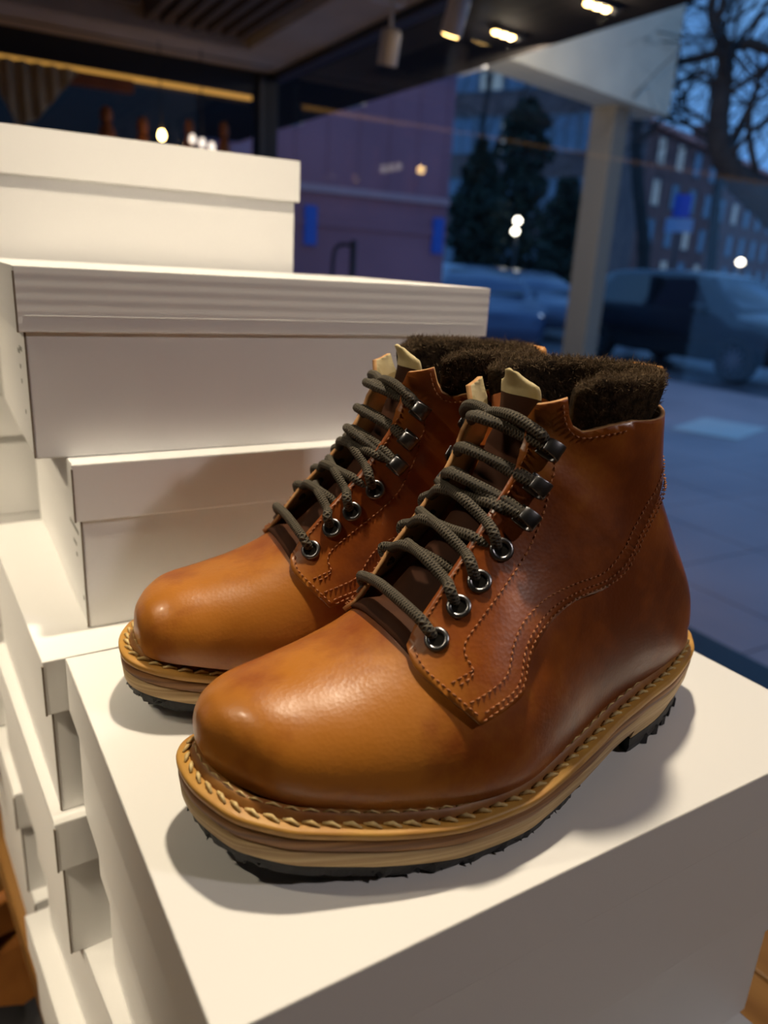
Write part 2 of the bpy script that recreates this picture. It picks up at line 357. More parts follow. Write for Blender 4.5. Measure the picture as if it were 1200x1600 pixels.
#        ub     zb     ut     zt    Flat  Fmed  Wlat  Wmed  e
KEYS = [(.3010, .0405, .3035, .0475, .0040, .0090, .0042, .0095, .85),
        (.3000, .0403, .3022, .0590, .0100, .0165, .0105, .0172, .86),
        (.2965, .0400, .2985, .0655, .0180, .0225, .0187, .0233, .86),
        (.2900, .0393, .2930, .0700, .0285, .0275, .0296, .0285, .86),
        (.2790, .0380, .2830, .0742, .0405, .0320, .0418, .0330, .86),
        (.2580, .0345, .2640, .0772, .0505, .0370, .0520, .0382, .86),
        (.2300, .0315, .2420, .0820, .0605, .0420, .0620, .0432, .86),
        (.2000, .0308, .2215, .0910, .0680, .0430, .0695, .0445, .88),
        (.1730, .0320, .2060, .1065, .0690, .0410, .0705, .0435, .92),
        (.1400, .0360, .1910, .1235, .0600, .0360, .0625, .0410, .92),
        (.0980, .0410, .1780, .1410, .0470, .0320, .0510, .0390, .88),
        (.0520, .0450, .1680, .1570, .0390, .0330, .0450, .0390, .82),
        (.0180, .0460, .1630, .1680, .0285, .0255, .0420, .0385, .80),
        (.0050, .0465, .1615, .1720, .0160, .0145, .0410, .0385, .80),
        (.0000, .0480, .1600, .1770, .0000, .0000, .0400, .0380, .80),
        (.0030, .0700, .1575, .1850, .0000, .0000, .0380, .0375, .92),
        (.0280, .1100, .1560, .1915, .0000, .0000, .0360, .0365, .97),
        (.0510, .1480, .1550, .1960, .0000, .0000, .0365, .0375, 1.0),
        (.0640, .2000, .1545, .2000, .0000, .0000, .0385, .0390, 1.0)]
NS, NT = 240, 44
KF = catmull(KEYS, NS)
def section(k):
    ub, zb, ut, zt, fl_, fm, wl, wm, e = k; rows = []
    for F, W, sg in ((fm, wm, -1), (fl_, wl, 1)):
        a = min(max(F/W, 0.0), .999) if W > 0 else 0
        th0 = math.asin(a**(1/e)) if a > 0 else 0.0
        th = np.linspace(th0, math.pi, NT+1); c0 = math.cos(th0)
        t = (c0-np.cos(th))/(c0+1); wd = W*np.clip(np.sin(th), 0, 1)**e
        P = np.stack([ub+(ut-ub)*t, VR+sg*wd, zb+(zt-zb)*t], 1)
        rows.append(P)
    return np.vstack([rows[0], rows[1][::-1][1:]])      # medial feather ... ridge ... lateral feather
G = np.array([section(k) for k in KF])                   # NS x (2NT+1) x 3
for _ in range(3):                                       # relax along the boot
    G[1:-1] = .5*G[1:-1]+.25*(G[:-2]+G[2:])
def grid_normals(G):
    du = np.gradient(G, axis=0); dv = np.gradient(G, axis=1); n = np.cross(dv, du)
    n /= np.linalg.norm(n, axis=2)[..., None]+1e-12; return n
GN = grid_normals(G)
if GN[80, 2*NT-6, 1] < 0: GN = -GN
def samp(A, s, q):
    x = np.clip(s, 0, 1)*(NS-1); y = (np.clip(q, -1, 1)+1)*NT
    i = min(int(x), NS-2); j = min(int(y), 2*NT-1); a = x-i; b = y-j
    return (A[i, j]*(1-a)+A[i+1, j]*a)*(1-b)+(A[i, j+1]*(1-a)+A[i+1, j+1]*a)*b
def SP(s, q, off=0.0):
    n = samp(GN, s, q); n = n/np.linalg.norm(n); return samp(G, s, q)+n*off
PXG = boot_px(G)
def px2sq(p):
    d = np.linalg.norm(PXG[:, NT:]-np.array(p, float), axis=2); d = d+np.where(((G+0) @ RZ.T)[:, NT:, 1]*0 > 1, 0, 0)
    i, j = np.unravel_index(np.argmin(d), d.shape); s, q = i/(NS-1), j/NT
    for _ in range(6):
        f0 = samp(PXG, s, q); hs, hq = .5/(NS-1), .5/NT
        J = np.stack([(samp(PXG, s+hs, q)-samp(PXG, s-hs, q))/(2*hs), (samp(PXG, s, q+hq)-samp(PXG, s, q-hq))/(2*hq)], 1)
        try: ds = np.linalg.lstsq(J, np.array(p)-f0, rcond=1e-3)[0]
        except Exception: break
        ds = np.clip(ds, -.02, .02); s = min(max(s+ds[0], 0), 1); q = min(max(q+ds[1], .01), 1)
    return s, q
def uz2sq(u, z):
    A = G[:, NT:][..., [0, 2]]; d = np.linalg.norm(A-np.array([u, z]), axis=2); i, j = np.unravel_index(np.argmin(d), d.shape); s, q = i/(NS-1), j/NT
    for _ in range(8):
        f0 = samp(G, s, q)[[0, 2]]; hs, hq = .5/(NS-1), .5/NT
        J = np.stack([(samp(G, s+hs, q)-samp(G, s-hs, q))[[0, 2]]/(2*hs), (samp(G, s, q+hq)-samp(G, s, q-hq))[[0, 2]]/(2*hq)], 1)
        ds = np.clip(np.linalg.lstsq(J, np.array([u, z])-f0, rcond=1e-3)[0], -.01, .01); s = min(max(s+ds[0], 0), 1); q = min(max(q+ds[1], .01), 1)
    return s, q
def UZ(L, n=6):
    L = np.array(L); P = np.vstack([L[i]+(L[i+1]-L[i])*np.linspace(0, 1, n, endpoint=False)[:, None] for i in range(len(L)-1)]+[L[-1:]])
    return np.array([uz2sq(*p) for p in P])
def dense(pts, step):
    pts = np.asarray(pts, float); out = []
    for a, b in zip(pts[:-1], pts[1:]):
        n = max(1, int(np.linalg.norm((b-a)*np.array([.38, .09]))/step))
        out += [a+(b-a)*k/n for k in range(n)]
    out.append(pts[-1]); return np.array(out)

# side seams read off the photograph, turned into surface coordinates
PX_FACING = [(846, 622), (822, 660), (812, 705), (800, 745), (770, 800), (730, 870), (690, 935), (652, 985)]
PX_FRONT = [(638, 1012), (640, 1034), (656, 1056), (700, 1092), (748, 1132)]
PX_LOWER = [(780, 1112), (816, 1084), (818, 1050), (824, 1023), (850, 977), (875, 950), (902, 931), (945, 921), (963, 890), (982, 856)]
PX_TOP = [(985, 655), (970, 658), (950, 662), (930, 667), (908, 671), (894, 662), (888, 645), (886, 616)]
def pxdense(L, step=9.0):
    out = []
    for a, b in zip(L[:-1], L[1:]):
        n = max(1, int(math.hypot(b[0]-a[0], b[1]-a[1])/step)); out += [(a[0]+(b[0]-a[0])*k/n, a[1]+(b[1]-a[1])*k/n) for k in range(n)]
    return out+[L[-1]]
SQ = lambda L: np.array([px2sq(p) for p in L])
def SQD(L):
    A = np.array([px2sq(p) for p in pxdense(L)])
    for _ in range(3):
        if len(A) > 4: A[1:-1] = .4*A[1:-1]+.3*(A[:-2]+A[2:])
    return A
FAC, FRO, LOW, TOP = SQ(PX_FACING), SQD(PX_FRONT), SQD(PX_LOWER), SQ(PX_TOP)
def back_run(sq0, dz, s_end):       # carry a seam on from a surface point to the back seam
    p = samp(G, *sq0); L = [(p[0], p[2]), (p[0]-.016, p[2]+.021), (p[0]-.030, p[2]+.034)]
    A = UZ(L); e = A[-1]; T = np.array([(e[0]+(s_end-e[0])*t, e[1]+(1-e[1])*t) for t in (.33, .66, 1.0)])
    return np.vstack([A[1:], T])
LOW = np.vstack([LOW, back_run(LOW[-1], 0, .972)])
TOP = TOP
s_low, s_top = .972, .993
_fs = FAC[np.argsort(FAC[:, 0])]
def q_fac(s): return float(np.interp(s, _fs[:, 0], _fs[:, 1]))
S_THROAT = float(FRO[0][0])
# the surface between the two facings is sunk in the mesh of the upper: the tongue lies there
GS = G.copy()
def sink(s, q):
    qf = q_fac(s); g = min(1, max(0, (s-S_THROAT-.004)/.03)); g = g*g*(3-2*g); h = min(1, max(0, (qf*1.7-abs(q))/(qf*.6))); return g*h*h*(3-2*h)
for i in range(NS):
    for j in range(2*NT+1): GS[i, j] -= GN[i, j]*.011*sink(i/(NS-1), j/NT-1)

def panel_off(s, q):
    d = abs(q)-q_fac(s); k = min(1, max(0, (.22-d)/.22)); k = k*k
    up = min(1, max(0, (s-S_THROAT)/.08)); top = min(1, max(0, (s-.80)/.2))
    return .0004+k*(.0050*up+.0030*top)
WK = [(-.0130, -.005), (-.0110, .0045), (-.004, .0125), (.01, .0240), (.042, .0382), (.0744, .0462), (.1004, .0520), (.131, .061), (.1651, .0690), (.1853, .0708), (.2131, .0687), (.2364, .0632), (.2568, .056), (.2699, .0512), (.2826, .0457), (.2939, .0378), (.3018, .0302), (.308, .0169), (.3114, .0043), (.3117, -.010), (.3088, -.0201), (.3015, -.0290), (.288, -.0365), (.262, -.044), (.227, -.0500), (.196, -.0510), (.155, -.0465), (.113, -.0415), (.072, -.0440), (.041, -.0425), (.014, -.0340), (-.004, -.0220), (-.0108, -.0135)]
NW = 260
WELT = closed_catmull(WK, NW)
def outline_normals(o):
    t = np.roll(o, -1, 0)-np.roll(o, 1, 0); n = np.stack([-t[:, 1], t[:, 0]], 1); n /= np.linalg.norm(n, axis=1)[:, None]
    if ((o-o.mean(0))*n).sum() < 0: n = -n
    return n
WN = outline_normals(WELT)
def zw(u): return np.interp(u, [-.02, .03, .07, .10, .13, .17, .21, .25, .28, .312], [.0412, .041, .039, .0357, .0318, .0268, .0255, .0285, .0325, .0385])
def loop(inset, dz, flat=None, jit=None):
    p = WELT-WN*(inset if jit is None else (inset+jit)[:, None]); z = zw(WELT[:, 0])+dz if flat is None else np.full(NW, flat)
    return np.column_stack([p, z])
def stack_mesh(loops, cap0=True, cap1=True, idx=None):
    V = np.vstack(loops); n = len(loops[0]); F = []
    for k in range(len(loops)-1):
        for i in range(n): F.append((k*n+i, k*n+(i+1) % n, (k+1)*n+(i+1) % n, (k+1)*n+i))
    if cap0: F.append(tuple(range(n-1, -1, -1)))
    if cap1: F.append(tuple((len(loops)-1)*n+i for i in range(n)))
    return V, F

def build_boot(mir, label):
    root = empty('boot'); tag(root, label, 'boot', 'pair of laced leather boots')
    mv = np.array([1, mir, 1.0])
    def obj(name, V, F, m, parent=root, smooth=True, uvs=None, mats=None, fmat=None, fix=True):
        V = np.asarray(V, float)*mv
        if mir < 0: F = [tuple(reversed(f)) for f in F]
        o = mesh_obj(name, V, F, m, parent, smooth, uvs, mats, fmat)
        return fixn(o) if fix else o
    # vamp: the lasted upper
    W2 = 2*NT+1
    nv = int(.955*NS)
    F = [(i*W2+j, i*W2+j+1, (i+1)*W2+j+1, (i+1)*W2+j) for i in range(nv-1) for j in range(2*NT)]
    F.append(tuple(range(W2)))
    obj('vamp', GS[:nv].reshape(-1, 3), F, M['leather'])
    # quarters
    for sd in (1, -1):
        edge_top = [(s_low, 1.0), (s_top, 1.0)]
        ring = np.vstack([dense(FAC, .0015), dense(np.vstack([FAC[-1:], FRO]), .0012)[1:], dense(np.vstack([FRO[-1:], LOW]), .0015)[1:], dense([(s_low, 1.0), (s_top, 1.0), tuple(TOP[0])], .003)[1:], dense(np.vstack([TOP, FAC[:1]]), .0015)[1:-1]])
        nb = len(ring); sc = np.array([.38, .09])
        pts = [Vector(p) for p in ring*sc]
        lo, hi = ring.min(0), ring.max(0)
        inner = [Vector((a*sc[0], b*sc[1])) for a in np.arange(lo[0], hi[0], .0085) for b in np.arange(lo[1], hi[1], .03)]
        vv, ee, ff, *_ = delaunay_2d_cdt(pts+inner, [], [list(range(nb))], 1, 1e-6)
        sq = np.array([(v.x/sc[0], v.y/sc[1]) for v in vv])
        used = sorted({i for f in ff for i in f}); re = {o: k for k, o in enumerate(used)}
        sq = sq[used]; ff = [tuple(re[i] for i in f) for f in ff]
        th = .0026; n = len(sq)
        inn = np.array([SP(s, q*sd, panel_off(s, q)) for s, q in sq]); outv = np.array([SP(s, q*sd, panel_off(s, q)+th) for s, q in sq])
        cnt = {}
        for f in ff:
            for a, b in zip(f, f[1:]+f[:1]): cnt[(a, b)] = 1
        rim = [(a, b) for (a, b) in cnt if (b, a) not in cnt]
        FF = [f for f in ff]+[tuple(n+i for i in reversed(f)) for f in ff]; fm = [0]*len(ff)+[2]*len(ff)
        for a, b in rim: FF.append((b, a, n+a, n+b)); fm.append(1)
        obj('quarter', np.vstack([outv, inn]), FF, None, mats=[M['leather'], M['raw_edge'], M['cream']], fmat=fm)
    # stitching on the quarters
    lines = [([(660, 990), (700, 932), (740, 866), (778, 802), (806, 750), (820, 700), (832, 655)], 1.5),
             ([(650, 1012), (652, 1030), (664, 1050), (706, 1085), (748, 1121)], 1.5),
             ([(859, 717), (845, 801), (821, 862), (779, 927), (737, 988), (721, 1011), (723, 1030), (747, 1053), (709, 1077)], 1.5),
             ([(740, 1047), (703, 1070)], 1.5),
             ([(966, 857), (938, 897), (896, 909), (849, 932), (812, 969), (796, 1007), (789, 1058), (747, 1091), (728, 1100)], 1.5),
             ([(971, 879), (944, 907), (904, 919), (860, 945), (830, 980), (813, 1014), (809, 1052), (806, 1074), (780, 1094), (749, 1116)], 1.5),
             ([(974, 886), (948, 914), (907, 926), (865, 953), (837, 986), (820, 1018), (815, 1052), (812, 1078), (784, 1102), (751, 1126)], 1.5),
             ([(880, 622), (880, 650), (886, 668), (900, 682), (960, 672), (975, 669)], 1.5)]
    BACKED = {(966, 857): .983, (971, 879): .975, (974, 886): .973}
    sv, sf = [], []
    for L, _ in lines:
        cs = SQD(L)
        if L[0] in BACKED: cs = np.vstack([back_run(cs[0], 0, BACKED[L[0]])[::-1], cs])
        cs = dense(cs, .0008)
        for sd in (1, -1):
            P = np.array([SP(s, q*sd, panel_off(s, q)+.0028) for s, q in cs]); N = np.array([samp(GN, s, q*sd) for s, q in cs])
            d = np.r_[0, np.cumsum(np.linalg.norm(np.diff(P, axis=0), axis=1))]
            for x in np.arange(.001, d[-1]-.002, .0030):
                a = np.array([np.interp(x, d, P[:, k]) for k in range(3)]); b = np.array([np.interp(x+.0021, d, P[:, k]) for k in range(3)])
                nn = np.array([np.interp(x, d, N[:, k]) for k in range(3)]); nn /= np.linalg.norm(nn)
                mid = (a+b)/2+nn*.00045
                v, f, _u = tube([a-nn*.0004, mid, b-nn*.0004], [.00028, .00045, .00028], 5)
                k0 = len(sv); sv += list(v); sf += [tuple(i+k0 for i in q) for q in f]
    stuff(obj('quarter_stitching', sv, sf, M['thread']))
    # tongue
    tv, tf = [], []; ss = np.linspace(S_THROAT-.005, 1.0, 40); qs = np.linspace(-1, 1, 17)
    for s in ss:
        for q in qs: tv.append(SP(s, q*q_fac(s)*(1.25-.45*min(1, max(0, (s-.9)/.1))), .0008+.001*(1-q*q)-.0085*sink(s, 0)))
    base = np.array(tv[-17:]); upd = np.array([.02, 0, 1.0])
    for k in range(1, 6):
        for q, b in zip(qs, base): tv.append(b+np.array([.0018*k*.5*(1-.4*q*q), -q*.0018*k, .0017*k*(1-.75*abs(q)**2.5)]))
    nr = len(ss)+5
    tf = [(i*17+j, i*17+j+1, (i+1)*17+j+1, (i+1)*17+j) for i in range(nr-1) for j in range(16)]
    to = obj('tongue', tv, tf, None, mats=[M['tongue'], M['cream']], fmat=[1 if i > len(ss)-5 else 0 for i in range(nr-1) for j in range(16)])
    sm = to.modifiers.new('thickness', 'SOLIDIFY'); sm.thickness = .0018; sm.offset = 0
    # collar: felt roll standing proud of the cut-down top line
    qa = TOP[-1][1]+.02
    path = [(1.0, q) for q in np.linspace(qa, 1, 40)]
    ring = [SP(1.0, q) for q in np.linspace(qa, 1, 40)]+[SP(1.0, q) for q in np.linspace(-1, -qa, 40)][1:]
    ring = np.array(ring)
    cen = ring.mean(0)
    tan = np.gradient(ring, axis=0); outw = np.stack([tan[:, 1], -tan[:, 0], 0*tan[:, 0]], 1); outw /= np.linalg.norm(outw, axis=1)[:, None]
    if ((ring-cen)*outw).sum() < 0: outw = -outw
    prof = [(-.0070, -.028), (-.0030, -.017), (.0004, -.008), (.0022, .002), (.0022, .0075), (-.0008, .0097), (-.0045, .0098), (-.0078, .0078), (-.0090, .0035), (-.0092, -.012), (-.0095, -.03), (-.011, -.06)]
    cv = []; nr = len(ring); npf = len(prof)
    zt = ring[:, 2].copy()
    for i in range(nr):
        edge = min(1, min(i, nr-1-i)/5.0)
        for a, h in prof:
            hh = h if h < 0 else h*(.35+.65*edge)
            aa = a
            cv.append(ring[i]+outw[i]*aa+np.array([0, 0, hh-.001+.0006*noise.noise(Vector(ring[i]*120))]))
    cf = [(i*npf+j, i*npf+j+1, (i+1)*npf+j+1, (i+1)*npf+j) for i in range(nr-1) for j in range(npf-1)]
    cf += [tuple(range(npf)), tuple((nr-1)*npf+j for j in range(npf))]
    co = obj('felt_collar', cv, cf, M['felt'])
    co.modifiers.new('round', 'SUBSURF').levels = 1; co.modifiers['round'].render_levels = 2
    fv, ff = [], []
    for k in range(5200):
        i = RNG.integers(1, nr-1); j = int(RNG.choice([1, 2, 3, 4, 5, 6, 7, 8], p=[.03, .05, .12, .22, .24, .2, .1, .04])); t = RNG.random()
        a = np.array(cv[i*npf+j])*(1-t)+np.array(cv[i*npf+j+1])*t
        a = a+(np.array(cv[(i+1)*npf+j])-np.array(cv[i*npf+j]))*RNG.random()
        h = prof[j][0]*(1-t)+prof[j+1][0]*t; up = 1 if 3 <= j <= 6 else .15
        d = outw[i]*(1 if j < 4 else (-1 if j > 6 else 0))*.8+np.array([0, 0, up])+RNG.normal(0, .55, 3); d /= np.linalg.norm(d)
        ln = .0016+.0022*RNG.random()**2+(.004 if RNG.random() < .01 else 0); w_ = np.cross(d, RNG.normal(0, 1, 3)); w_ /= np.linalg.norm(w_); w_ *= .00010
        b2 = a+d*ln*.55; c2 = a+d*ln+RNG.normal(0, .0006, 3); k0 = len(fv)
        fv += [a-w_, a+w_, b2+w_, b2-w_, c2]; ff += [(k0, k0+1, k0+2, k0+3), (k0+3, k0+2, k0+4)]
    stuff(obj('felt_fuzz', fv, ff, M['fuzz'], parent=co, smooth=False, fix=False))
    # pull tab on the back seam
    sl_ = np.linspace(s_low+.035, 1.0, 14); pv = []
    for s in sl_:
        c = samp(G, s, 1.0)
        for k in np.linspace(-1, 1, 7): pv.append(c+np.array([-.0085+.0022*k*k, .011*k, 0]))
    ctop = samp(G, 1.0, 1.0)
    for h in (.003, .006, .008):
        for k in np.linspace(-1, 1, 7): pv.append(ctop+np.array([-.0083+.0022*k*k+h*.15, .011*k*(1-.15*(h > .007)), h]))
    nrw = len(pv)//7
    pf = [(i*7+j, i*7+j+1, (i+1)*7+j+1, (i+1)*7+j) for i in range(nrw-1) for j in range(6)]
    pt = obj('pull_tab', pv, pf, M['tan']); sm = pt.modifiers.new('thickness', 'SOLIDIFY'); sm.thickness = .0042; sm.offset = 0
    # eyelets and hooks
    EY = SQ([(685, 1003), (718, 953), (748, 913), (780, 862)]); HK = SQ([(812, 808), (829, 757), (846, 702)])
    def frame(s, q):
        p = SP(s, q, panel_off(s, abs(q))+.0027); n = samp(GN, s, q); n = n/np.linalg.norm(n)
        t = SP(s, q*.9)-SP(s, q*1.1); t -= n*(t@n); t /= np.linalg.norm(t); return p, n, t, np.cross(n, t)   # t points to the gap
    for s, q in EY:
        for sd in (1, -1):
            p, n, t, b = frame(s, q*sd); V = []; Fq = []; n1, n2 = 28, 8
            for i in range(n1):
                a = 2*math.pi*i/n1; rd = math.cos(a)*t+math.sin(a)*b
                for k in range(n2):
                    c = 2*math.pi*k/n2; V.append(p+rd*(.0044+.0013*math.cos(c))+n*(.0003+.0010*math.sin(c)))
            Fq = [(i*n2+k, ((i+1) % n1)*n2+k, ((i+1) % n1)*n2+(k+1) % n2, i*n2+(k+1) % n2) for i in range(n1) for k in range(n2)]
            e = obj('eyelet', V, Fq, M['gunmetal'])
            V = [p+n*.0003]+[p+n*.0003+.0038*(math.cos(2*math.pi*i/20)*t+math.sin(2*math.pi*i/20)*b) for i in range(20)]
            obj('eyelet_hole', V, [(0, i+1, (i+1) % 20+1) for i in range(20)], M['hole'], parent=e)
    for s, q in HK:
        for sd in (1, -1):
            p, n, t, b = frame(s, q*sd); o_ = -t
            path = [(.0035, .0004), (-.001, .0006), (-.0045, .0012), (-.0062, .0034), (-.0058, .0060), (-.003, .0074), (.0005, .0074), (.0026, .0064)]
            PP = catmull([p+t*a+n*h for a, h in path], 26); V = []
            wd = np.interp(np.linspace(0, 1, 26), [0, .3, .6, 1], [.0048, .0046, .0040, .0030])
            tg = np.gradient(PP, axis=0); tg /= np.linalg.norm(tg, axis=1)[:, None]
            for i in range(26):
                nn = np.cross(b, tg[i]); nn /= np.linalg.norm(nn)
                V += [PP[i]-b*wd[i]-nn*.0006, PP[i]+b*wd[i]-nn*.0006, PP[i]+b*wd[i]+nn*.0006, PP[i]-b*wd[i]+nn*.0006]
            Fq = [(i*4+k, i*4+(k+1) % 4, (i+1)*4+(k+1) % 4, (i+1)*4+k) for i in range(25) for k in range(4)]+[(0, 1, 2, 3), (100, 101, 102, 103)]
            h = obj('lace_hook', V, Fq, M['gunmetal']); bevel(h, .0005, 2)
            V, Fq = [p+n*.0014], []
            for r_, hh in ((.0016, .0012), (.0026, .0004)): V += [p+t*.0012+n*hh+r_*(math.cos(2*math.pi*i/16)*t+math.sin(2*math.pi*i/16)*b) for i in range(16)]
            Fq = [(0, 1+i, 1+(i+1) % 16) for i in range(16)]+[(1+i, 17+i, 17+(i+1) % 16, 1+(i+1) % 16) for i in range(16)]
            obj('rivet', V, Fq, M['gunmetal'], parent=h)
    # lace: every strand a run of the one lace
    LR = .0027; strands = []
    EYL = np.array([(s, q-.016) for s, q in EY])
    def pp(s, q, off): return SP(s, q, off+panel_off(s, abs(q)) if abs(q) >= q_fac(s)*.98 else off)
    qe = lambda i: EYL[i][1]; se = lambda i: EYL[i][0]
    m0 = q_fac(se(0))
    strands.append([pp(se(0), qe(0), -.001), pp(se(0), qe(0)*.93, .0045), pp(se(0)+.001, (qe(0)+m0)/2, .0055), pp(se(0)+.002, m0, .006), pp(se(0)+.003, 0, .0085), pp(se(0)+.002, -m0, .006), pp(se(0)+.001, -(qe(0)+m0)/2, .0055), pp(se(0), -qe(0)*.93, .0045), pp(se(0), -qe(0), -.001)])
    for i in (0, 1, 2):
        for sd in (1, -1):
            a = i+1 if i < 3 else i
            s0, q0 = se(a), qe(a); f0 = q_fac(s0); s1 = se(min(a+1, 3)) if a < 3 else HK[0][0]
            h = .0015 if sd > 0 else 0
            s1 = s0+(s1-s0)*.75
            strands.append([pp(s0, q0*sd, -.001), pp(s0+.002, q0*.94*sd, .0042), pp(s0+(s1-s0)*.22, (q0*.5+f0*.5)*sd, .0058), pp(s0+(s1-s0)*.42, f0*.96*sd, .0062), pp(s0+(s1-s0)*.62, f0*.35*sd, .0060+h), pp(s0+(s1-s0)*.8, -f0*.4*sd, .0035+h*.6), pp(s1, -f0*.95*sd, .0010), pp(s1+.004, -f0*1.35*sd, -.0005)])
    hs = lambda i: HK[i][0]; hq = lambda i: HK[i][1]
    for i in range(3):
        f0 = q_fac(hs(i)); ds = .010
        for sd in (1, -1):
            o1 = .0052; dq = .045
            strands.append([pp(hs(i)-ds*.05, -hq(i)*1.06*sd, .0040), pp(hs(i)-ds*.25, -hq(i)*.92*sd, .0042), pp(hs(i)-ds*.45*(1-.3*sd), -f0*.95*sd, .0050), pp(hs(i)-ds*.3*sd, 0, .0095+.0018*sd), pp(hs(i)+ds*.35*(1-.3*sd), f0*.95*sd, .0050), pp(hs(i)+ds*.25, hq(i)*.92*sd, .0042), pp(hs(i)+ds*.05, hq(i)*1.06*sd, .0040)])
    for sd in (1, -1):       # ends: up from the top hook, over the facing and down inside
        s0 = hs(2); f1 = q_fac(min(1, s0+.045))
        a = pp(s0, hq(2)*1.02*sd, .0040); b_ = pp(min(1, s0+.02), hq(2)*.98*sd, .0058); c_ = pp(min(1, s0+.042), (hq(2)*.7+f1*.3)*sd, .0070)
        d_ = pp(min(1, s0+.050), f1*.80*sd, .0085); e_ = pp(min(1, s0+.036), f1*.25*sd, .0045); g_ = pp(min(1, s0+.012), -f1*.15*sd, .0040)
        strands.append([a, b_, c_, d_, e_, g_])
    LV, LF, LU = [], [], []
    for st in strands:
        v, f, u = tube(catmull(st, 14*len(st)), LR, 10); k0 = len(LV); LV += list(v); LU += list(u); LF += [tuple(i+k0 for i in q) for q in f]
    obj('shoelace', LV, LF, M['lace'], uvs=LU)
    # rand: upturned strip between upper and welt
    nfe = 240
    ring_r = [loop(.0105, .0042), loop(.0092, .0052), loop(.0072, .0036), loop(.0058, .0006), loop(.0056, -.001)]
    V, Fq = stack_mesh(ring_r, False, False); obj('rand', V, Fq, M['rand'])
    # welt lip
    V, Fq = stack_mesh([loop(.013, .0006), loop(.0015, .0006), loop(.0003, .0001), loop(0, -.0008), loop(.0002, -.0030), loop(.0012, -.0036)], True, True); obj('welt', V, Fq, M['welt'])
    # midsoles
    V, Fq = stack_mesh([loop(.0016, -.0034), loop(.0006, -.0041), loop(.0008, -.0092), loop(.0018, -.0099)], True, True); obj('midsole', V, Fq, M['midsole'])
    V, Fq = stack_mesh([loop(.0022, -.0097), loop(.0010, -.0105), loop(.0018, -.0178), loop(.0030, -.0186)], True, True); obj('midsole', V, Fq, M['midsole_pale'])
    # rubber forefoot with lugs
    jit = RNG.normal(0, .00035, NW); tooth = np.repeat(RNG.random(NW//2), 2)*.7
    front = np.clip((WELT[:, 0]-.110)/.03, 0, 1)
    lo_t = loop(.0034, -.0184, jit=jit*0+(1-front)*.004); m1 = loop(.0034, -.0186, jit=jit+(1-front)*.004); m1[:, 2] -= .002*front
    b1 = loop(.0042, 0, jit=jit+tooth*.0010); b1[:, 2] = zw(WELT[:, 0])-.0186-(.0005+.0064*front)+tooth*.0020*front
    zmin = .0002; b1[:, 2] = np.maximum(b1[:, 2], zmin)
    V, Fq = stack_mesh([lo_t, m1, b1], True, True); obj('outsole', V, Fq, M['rubber'], smooth=False)
    lv, lf = MB(), None
    for i in range(0, NW, 6):        # lug blocks under the rim
        u = WELT[i, 0]
        if u < .135: continue
        zt_ = zw(u)-.0195; zb_ = max(.0, zt_-.0062); c = WELT[i]-WN[i]*.0075; tdir = np.array([-WN[i][1], WN[i][0]])
        a = [c+WN[i]*x+tdir*y for x, y in ((-.007, -.0024), (.0022, -.0026), (.0022+.001*RNG.random(), .0012+.0014*RNG.random()), (-.007, .0024))]
        lv.add([(*p_, zb_) for p_ in a]+[(*p_, zt_) for p_ in a], [(3, 2, 1, 0), (4, 5, 6, 7), (0, 1, 5, 4), (1, 2, 6, 5), (2, 3, 7, 6), (3, 0, 4, 7)])
    obj('outsole_lugs', lv.v, lv.f, M['rubber'], smooth=False)
    fl_ = MB()
    for k in range(70):              # moulding flash on the rubber edge
        i = int(RNG.integers(0, NW)); c = loop(.0034, -.0195)[i] if WELT[i, 0] > .14 else None
        if c is None: continue
        d = np.array([*WN[i], RNG.normal(-.8, .4)]); d /= np.linalg.norm(d); tdir = np.array([-WN[i][1], WN[i][0], 0]); w_ = .0006+.0014*RNG.random(); ln = .0006+.0016*RNG.random()
        c = c+np.array([0, 0, -.004*RNG.random()]); fl_.add([c-tdir*w_, c+tdir*w_, c+d*ln+tdir*w_*.2, c-d*.001], [(0, 1, 2), (1, 3, 2), (0, 2, 3), (0, 3, 1)])
    stuff(obj('rubber_flash', fl_.v, fl_.f, M['rubber'], smooth=False))
    # heel block and rubber top piece
    XB = .078
    def heel_loop(inset, z, xb):
        pts = [p for p, n_ in zip(WELT-WN*inset, WN) if p[0] < xb]
        k = max(range(len(pts)), key=lambda i: np.linalg.norm(pts[i]-pts[i-1])); pts = pts[k:]+pts[:k]
        A, B_ = pts[-1].copy(), pts[0].copy(); A[0] = xb; B_[0] = xb
        pts = resamp(np.array([B_]+pts+[A]), 60)
        mids = [A+(B_-A)*t+np.array([-.004*math.sin(math.pi*t), 0]) for t in (.2, .4, .6, .8)]
        pts = np.vstack([pts, mids]); return np.column_stack([pts, np.full(len(pts), z) if np.isscalar(z) else z(pts[:, 0])])
    def resamp(p, n):
        d = np.r_[0, np.cumsum(np.linalg.norm(np.diff(p, axis=0), axis=1))]; q = np.linspace(0, d[-1], n); return np.stack([np.interp(q, d, p[:, k]) for k in range(2)], 1)
    zt_f = lambda u: zw(u)-.0184
    V, Fq = stack_mesh([heel_loop(.0022, zt_f, XB), heel_loop(.0034, lambda u: zw(u)*.5-.003, XB-.001), heel_loop(.0058, .0105, XB-.002)], True, True)
    hb = obj('heel_block', V, Fq, M['midsole_pale'], smooth=False)
    V, Fq = stack_mesh([heel_loop(.0054, .0106, XB-.001), heel_loop(.0056, .0045, XB-.002), heel_loop(.0070, .0, XB-.003)], True, True)
    hc = obj('heel_top_piece', V, Fq, M['rubber'], smooth=False)
    lm = MB()
    hl = heel_loop(.0056, .003, XB-.002)
